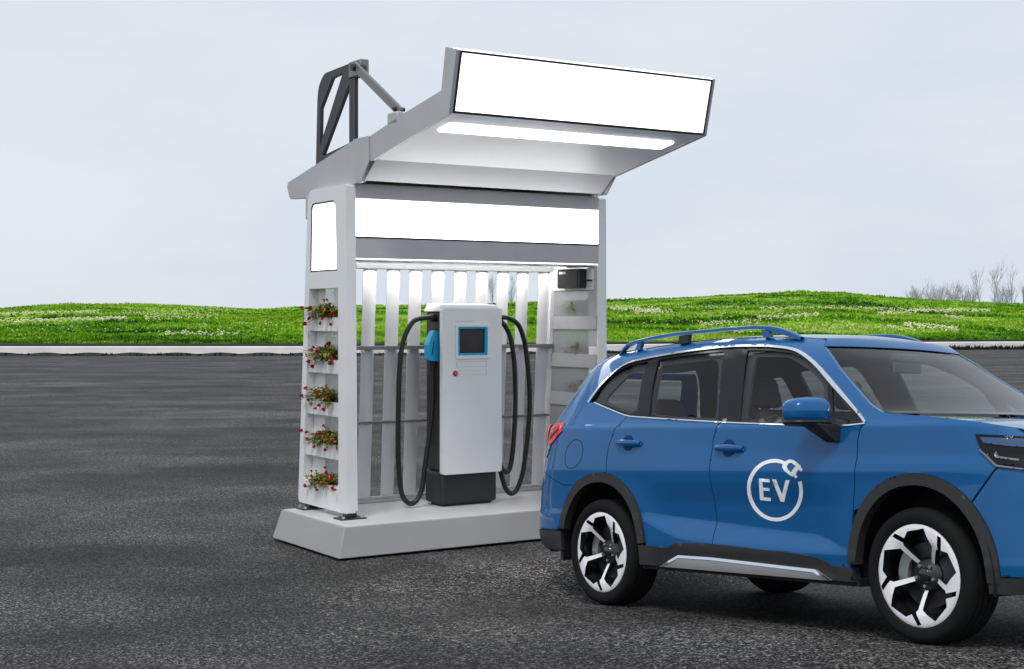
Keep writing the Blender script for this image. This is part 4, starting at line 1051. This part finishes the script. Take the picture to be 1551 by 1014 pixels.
# lamps
for s in RS:
    a = MB(); panel(a, s, [(2.946, 1.046), (2.976, .976), (3.062, .900), (E_front(.87), .872), (E_front(1.0), 1.028)], (), .012, .04, 0, .010)
    h = a.build('headlight', M['pillar'], car)
    a = MB(); panel(a, s, [(2.975, 1.030), (2.995, 1.002), (3.10, .985), (E_front(.98) - .01, .975), (E_front(1.01) - .01, 1.018)], (), .019, .006, 0, .009); a.build('lens', M['lamp_blue'], h)
    a = MB(); panel(a, s, [(3.045, .945), (3.052, .960), (3.062, .938), (3.15, .922), (3.15, .914), (3.055, .929)], (), .019, .006, 0, .009); a.build('light_guide', M['lamp_smoke'], h)
    a = MB(); panel(a, s, [(2.976, .972), (3.062, .896), (E_front(.87) - .01, .868), (E_front(.87) - .01, .862), (3.060, .888), (2.972, .968)], (), .017, .006, 0, .009); a.build('lamp_trim', M['lamp_smoke'], h)
    # tail lamp wraps the corner
    a = MB(); panel(a, s, [(-.455, 1.194), (-.443, 1.135), (-.60, 1.046), (E_rear(1.04), 1.046), (E_rear(1.12), 1.12), (E_rear(1.19), 1.197)], (), .009, .02, 0, .012)
    rows = []
    for i in range(6):
        z = 1.046 + .151 * i / 5; wz = halfw(-.5, z) + .010; rows.append([(rear_x(y * wz, z) - .008 - (.045 + .055 * (z - 1.046) / .151) * min(1, (j + 1) / 2), s * y * wz, z) for j, y in enumerate([.809 - .36 * j / 12 for j in range(13)])])
    a.grid(rows); tl = a.build('tail_light', M['lamp_red'], car)
    a = MB(); panel(a, s, [(-.60, 1.044), (-.685, .958), (E_rear(.97), .958), (E_rear(1.04), 1.044)], (), .006, .02, 0, .02)
    rows = []
    for i in range(4):
        z = .958 + .086 * i / 3; wz = halfw(-.5, z) + .006; rows.append([(rear_x(y * wz, z) - .006, s * y * wz, z) for y in [.809 - .12 * j / 6 for j in range(7)]])
    a.grid(rows); a.build('lamp_base', M['lamp_smoke'], tl)
    a = MB(); panel(a, s, [(-.50, 1.178), (-.495, 1.150), (-.64, 1.085), (-.665, 1.095), (-.55, 1.160)], (), .016, .004, 0, .012); a.build('lamp_band', mat('deep_red_lens', (.30, .004, .008), .15, coat=1), tl)
    # fuel flap only on the right
    if s < 0:
        pts = [(-.278 + .10 * math.cos(t) + .02 * math.sin(t), .980 + .098 * math.sin(t)) for t in [2 * PI * k / 40 for k in range(40)]]
        a = MB(); panel(a, s, pts, (), .0006, .004, 0, .03); ff = a.build('fuel_flap', M['paint'], car)
        a = MB(); panel(a, s, pts, [offs(pts, .004)], .0016, .002, 0, .03); a.build('flap_gap', M['gap'], ff)
    # roof rail
    a = MB(); pth = [(-.15, 1.652), (-.10, 1.690), (-.037, 1.716), (.128, 1.735), (.431, 1.746), (.693, 1.743), (.944, 1.739), (1.183, 1.729), (1.300, 1.716), (1.400, 1.692), (1.48, 1.664), (1.551, 1.632)]
    pp = [(x, s * (.56 - .02 * max(0, -x) * 3), z) for x, z in spl(pth, 4)]
    rr_ = []
    for i, (x, y, z) in enumerate(pp):
        k = max(0, (x - 1.25) / .3); hgt = .010 + .014 * math.sin(PI * min(1, k)); rr_.append([(x, y - .017, z - hgt), (x, y + .017, z - hgt), (x, y + .017, z + .007), (x, y + .009, z + .012), (x, y - .009, z + .012), (x, y - .017, z + .007), (x, y - .017, z - hgt)])
    a.grid(rr_, smooth=False)
    rl = a.build('roof_rail', M['paint'], car, sharp=50)
    for x0, x1, lean, mm in ((.055, .10, .03, 'paint'), (.475, .57, .01, 'cabin'), (1.225, 1.285, -.015, 'paint')):
        zt = smooth_tab(pth, (x0 + x1) / 2) - .012; a = MB(); y0, y1 = sorted((s * .545, s * .572))
        zb = zroof(x0) - .01
        a.hexa([(x0 - lean, y0, zb), (x1 - lean, y0, zb), (x1 - lean, y1, zb), (x0 - lean, y1, zb)], [(x0, y0, zt), (x1, y0, zt), (x1, y1, zt), (x0, y1, zt)]); a.build('rail_foot', M[mm], rl)
    # door mirror
    mr = MB(); n, m_ = 20, 14; rows = []
    for i in range(m_ + 1):
        th = PI * i / m_; row = []
        for j in range(n + 1):
            ph = 2 * PI * j / n
            def sp(v, e): return math.copysign(abs(v) ** e, v)
            yy = .128 * sp(math.cos(th), .62); xx = .078 * sp(math.sin(th), .7) * sp(math.cos(ph), .75); zz = .078 * sp(math.sin(th), .6) * sp(math.sin(ph), .72)
            zz *= 1 + .10 * (yy / .128) * (-1); row.append((1.965 + xx * (1.25 if xx > 0 else .75) - .02 * (yy / .128), s * (.985 + yy), 1.188 + zz))
        rows.append(row)
    mr.grid(rows); mo = mr.build('door_mirror', M['paint'], car)
    mr = MB(); rows2 = []
    for row in rows: rows2.append([(x + .001 * 0, y, 1.1305 + (z - 1.188) * .32) if True else (x, y, z) for x, y, z in row])
    rows2 = [[(1.965 + (x - 1.965) * 1.015, s * .985 + (y - s * .985) * 1.012, min(z, 1.142) if True else z) for x, y, z in [(a_[0], a_[1], 1.128 + (a_[2] - 1.188) * .30) for a_ in row]] for row in rows]
    mr.grid(rows2); mr.build('lower_shell', M['black'], mo)
    mr = MB(); rows3 = [[(1.965 - .062, s * .985 + s * .112 * math.cos(t) * 1.0 * q, 1.19 + .060 * math.sin(t) * q) for t in [2 * PI * k / 24 for k in range(25)]] for q in (0.02, 1)]
    mr.grid(rows3); mr.build('mirror_glass', M['chrome'], mo)
    mr = MB(); mr.hexa([(1.99, s * .845, 1.02), (2.09, s * .845, 1.02), (2.085, s * .885, 1.02), (2.02, s * .885, 1.02)], [(1.93, s * .83, 1.125), (2.10, s * .83, 1.108), (2.06, s * 1.00, 1.122), (1.93, s * 1.00, 1.122)]); mr.build('mirror_base', M['black'], mo, bevel=.006, seg=2)
    # corner piece ahead of the quarter light
    mr = MB(); panel(mr, s, [(2.13, 1.117), (2.13, 1.205), (2.24, 1.127), (2.24, 1.112)], (), .002, .01, 0, .03); mr.build('mirror_sail', M['pillar'], mo)
# emblem on the front door
EM = dict(ro=[(1.688, .92), (1.662, .927), (1.635, .932), (1.608, .934), (1.582, .933), (1.556, .929), (1.531, .923), (1.507, .915), (1.486, .904), (1.466, .891), (1.45, .875), (1.432, .858), (1.416, .84), (1.403, .82), (1.393, .799), (1.384, .777), (1.378, .755), (1.376, .733), (1.377, .712), (1.381, .691), (1.391, .671), (1.404, .653), (1.421, .636), (1.44, .622), (1.462, .609), (1.485, .599), (1.51, .591), (1.536, .586), (1.562, .584), (1.589, .584), (1.616, .586), (1.643, .592), (1.669, .599), (1.693, .609), (1.716, .621), (1.737, .636), (1.755, .651), (1.771, .669), (1.786, .688), (1.799, .707), (1.81, .728), (1.817, .749), (1.821, .77), (1.822, .791), (1.819, .811)],
          ri=[(1.682, .902), (1.659, .908), (1.635, .912), (1.612, .913), (1.589, .912), (1.566, .909), (1.544, .904), (1.524, .896), (1.506, .887), (1.489, .875), (1.472, .862), (1.456, .846), (1.442, .83), (1.431, .812), (1.421, .794), (1.413, .775), (1.408, .756), (1.406, .736), (1.407, .717), (1.411, .699), (1.418, .682), (1.429, .666), (1.444, .651), (1.46, .638), (1.479, .627), (1.499, .618), (1.521, .611), (1.543, .606), (1.566, .604), (1.59, .604), (1.613, .606), (1.636, .611), (1.659, .618), (1.68, .626), (1.7, .637), (1.718, .65), (1.734, .664), (1.749, .679), (1.762, .696), (1.774, .713), (1.783, .731), (1.79, .75), (1.794, .768), (1.795, .787), (1.792, .805)])
em = MB()
def dec(poly, holes=()): panel(em, -1, poly, holes, .0022, .0015, 0, .03)
dec(EM['ro'] + EM['ri'][::-1])
dec([(1.491, .824), (1.574, .82), (1.572, .802), (1.515, .805), (1.511, .772), (1.561, .77), (1.558, .753), (1.508, .755), (1.502, .718), (1.557, .714), (1.554, .696), (1.469, .701)])
dec([(1.594, .82), (1.625, .818), (1.653, .734), (1.701, .816), (1.731, .815), (1.658, .693), (1.632, .695)])
dec(roundpoly([(1.673, .89), (1.68, .915), (1.721, .931), (1.757, .925), (1.821, .893), (1.767, .833), (1.733, .843), (1.694, .868)], .008, 2), [[(1.709, .89), (1.717, .908), (1.74, .912), (1.777, .893), (1.746, .859), (1.724, .872)]])
dec([(1.792, .880), (1.807, .894), (1.835, .874), (1.823, .863)]); dec([(1.759, .840), (1.773, .854), (1.793, .834), (1.779, .825)])
em.build('ev_emblem', M['decal'], front_door)

# ---- wheels
RT, RR = .3415, .2577
POCKET = [(.035, -.18), (.060, -.666), (.393, -.851), (.68, -.557), (.665, -.40), (.90, -.335), (.917, -.24), (.65, -.30), (.62, -.25), (.17, -.105)]
def rotp(p, a): c, s_ = math.cos(a), math.sin(a); return (p[0] * c - p[1] * s_, p[0] * s_ + p[1] * c)
def wheel(x, s):
    w = link('wheel', None, car, (x, s * .858, RT)); w.empty_display_size = .1
    t = MB()
    prof = [(-.000 - .035, RR - .004), (.000, RR + .002), (.008, RR + .012), (.010, RR + .030), (.012, RR + .048), (.006, RT - .022), (-.008, RT - .008), (-.030, RT)]
    for k in range(4):
        a = -.040 - k * .040; prof += [(a - .002, RT), (a - .004, RT - .007), (a - .010, RT - .007), (a - .012, RT)]
    prof += [(-.195, RT), (-.215, RT - .010), (-.226, RT - .035), (-.222, RR + .02), (-.205, RR)]
    t.lathe([(s * a, r) for a, r in prof], 96); t.build('tyre', M['tyre'], w, sharp=38)
    f = MB(); out = [(math.cos(2 * PI * k / 90), math.sin(2 * PI * k / 90)) for k in range(90)]
    holes = [[rotp(p, 2 * PI * k / 5) for p in POCKET] for k in range(5)] + [[(.20 * math.cos(2 * PI * k / 30), .20 * math.sin(2 * PI * k / 30)) for k in range(30)]]
    def dep(a, b): r = math.hypot(a, b); q = max(0, (.78 - r) / .58); return .004 - .085 * q ** 1.2 - .006 * max(0, (r - .965) / .035)
    v, tt, bb = tri2d(out, holes, .05)
    P = [(-s * a * RR * -1 if False else a * RR * (1 if s < 0 else -1), s * dep(a, b), b * RR) for a, b in v]
    f.add(P, tt, 0, True)
    ids = sorted({i for e in bb for i in e}); ix = {i: k for k, i in enumerate(ids)}; n = len(ids)
    f.add([P[i] for i in ids] + [(P[i][0], P[i][1] - s * .035, P[i][2]) for i in ids], [(ix[e[0]], ix[e[1]], ix[e[1]] + n, ix[e[0]] + n) for e in bb], 1)
    rim = f.build('rim', [M['alloy'], M['rimblack']], w, sharp=30)
    b_ = MB(); b_.lathe([(s * a, r) for a, r in [(-.03, RR - .004), (-.06, RR - .018), (-.10, RR - .03), (-.16, RR - .035)]], 60); b_.lathe([(s * -.115, .235), (s * -.115, .0)], 48); b_.build('barrel', M['rimblack'], w)
    h = MB(); h.lathe([(s * -.085, .090), (s * -.070, .082), (s * -.066, .040), (s * -.044, .036), (s * -.040, .030), (s * -.040, 0)], 32)
    for k in range(5):
        a = 2 * PI * k / 5 + .9; h.tube([(.055 * math.cos(a), s * -.075, .055 * math.sin(a)), (.055 * math.cos(a), s * -.048, .055 * math.sin(a))], .009, 8, 1)
    h.build('hub_cap', [M['rimblack'], M['silver']], w)
    dk = MB(); dk.lathe([(s * -.085, .165), (s * -.085, .08), (s * -.06, .075), (s * -.06, 0)], 48); dk.build('brake_disc', M['disc'], w)
    cp = MB(); rows = []
    for k in range(13):
        a_ = math.radians(130 + 6 * k); rows.append([(r_ * math.cos(a_), s * d_, r_ * math.sin(a_)) for r_, d_ in ((.175, -.06), (.115, -.06), (.115, -.105), (.175, -.105), (.175, -.06))])
    cp.grid(rows, smooth=False); cp.build('brake_caliper', M['silver'], w)
    # arch liner behind the wheel
    l = MB(); rows = []
    for yy in (.86, .70, .52):
        rows.append([(x + (FC - WB if x > 1 else RC) + .44 * math.cos(t), s * yy, .34 + .49 * math.sin(t)) for t in [PI * k / 24 - .15 + k * .3 / 24 for k in range(25)]])
    l.grid(rows); cx_ = x + (FC - WB if x > 1 else RC)
    l.add([(cx_, s * .52, .34)] + rows[-1], [(0, k + 1, k + 2) for k in range(24)], 0); l.build('arch_liner', M['gap'], car)
for x in (0.0, WB):
    for s in RS: wheel(x, s)

# ---- cabin
def seat(x, y, wd, rear=False):
    s = MB(); z0 = .62 if not rear else .66
    s.box(x - .02, x + .48, y - wd, y + wd, z0 - .12, z0); st = s.build('seat', M['seat'], car, bevel=.05, seg=3)
    b = MB(); top = 1.24 if not rear else 1.22
    b.hexa([(x - .12, y - wd, z0 - .05), (x + .04, y - wd, z0 - .05), (x + .04, y + wd, z0 - .05), (x - .12, y + wd, z0 - .05)], [(x - .30, y - wd * .78, top), (x - .20, y - wd * .78, top), (x - .20, y + wd * .78, top), (x - .30, y + wd * .78, top)])
    b.build('backrest', M['seat'], st, bevel=.05, seg=3)
    return st
for y in (-.38, .38):
    st = seat(1.32, y, .25)
    hd = MB(); hd.hexa([(1.00, y - .12, 1.25), (1.11, y - .12, 1.25), (1.11, y + .12, 1.25), (1.00, y + .12, 1.25)], [(.98, y - .10, 1.44), (1.07, y - .10, 1.44), (1.07, y + .10, 1.44), (.98, y + .10, 1.44)]); hd.build('headrest', M['seat'], st, bevel=.04, seg=3)
    ps = MB()
    for d in (-.05, .05): ps.tube([(1.05, y + d, 1.20), (1.05, y + d, 1.28)], .007, 6)
    ps.build('headrest_posts', M['silver'], st)
    pp_ = MB(); pp_.tube([(1.13, y - .20, 1.16), (1.135, y, 1.20), (1.13, y + .20, 1.16)], .008, 6); pp_.build('piping', M['seat_tan'], st)
rb = seat(.42, 0, .62, True)
for y in (-.40, .40):
    hd = MB(); hd.hexa([(.13, y - .13, 1.21), (.22, y - .13, 1.21), (.22, y + .13, 1.21), (.13, y + .13, 1.21)], [(.11, y - .11, 1.34), (.19, y - .11, 1.34), (.19, y + .11, 1.34), (.11, y + .11, 1.34)]); hd.build('headrest', M['seat'], rb, bevel=.04, seg=3)
d = MB(); d.hexa([(1.95, -.76, .70), (2.20, -.78, .70), (2.20, .78, .70), (1.95, .76, .70)], [(2.02, -.74, 1.02), (2.36, -.76, 1.10), (2.36, .76, 1.10), (2.02, .74, 1.02)]); db = d.build('dashboard', M['cabin'], car, bevel=.04, seg=3)
d = MB(); d.hexa([(2.02, -.62, 1.03), (2.22, -.62, 1.06), (2.22, -.22, 1.06), (2.02, -.22, 1.03)], [(2.07, -.55, 1.105), (2.19, -.52, 1.11), (2.19, -.30, 1.11), (2.07, -.28, 1.105)]); d.build('instrument_hood', M['cabin'], db, bevel=.03, seg=3)
sw = MB(); R_ = .185; c_ = Vector((1.86, -.38, 1.02)); ax = Vector((-.9, 0, .42)).normalized(); e1 = Vector((0, 1, 0)); e2 = ax.cross(e1)
sw.tube([c_ + (e1 * math.cos(t) + e2 * math.sin(t)) * R_ for t in [2 * PI * k / 32 for k in range(33)]], .016, 8, caps=False); sw.build('steering_wheel', M['cabin'], car)
sw = MB(); sw.box(1.85, 1.89, -.46, -.30, .96, 1.05); sw.build('wheel_boss', M['cabin'], db, bevel=.02)
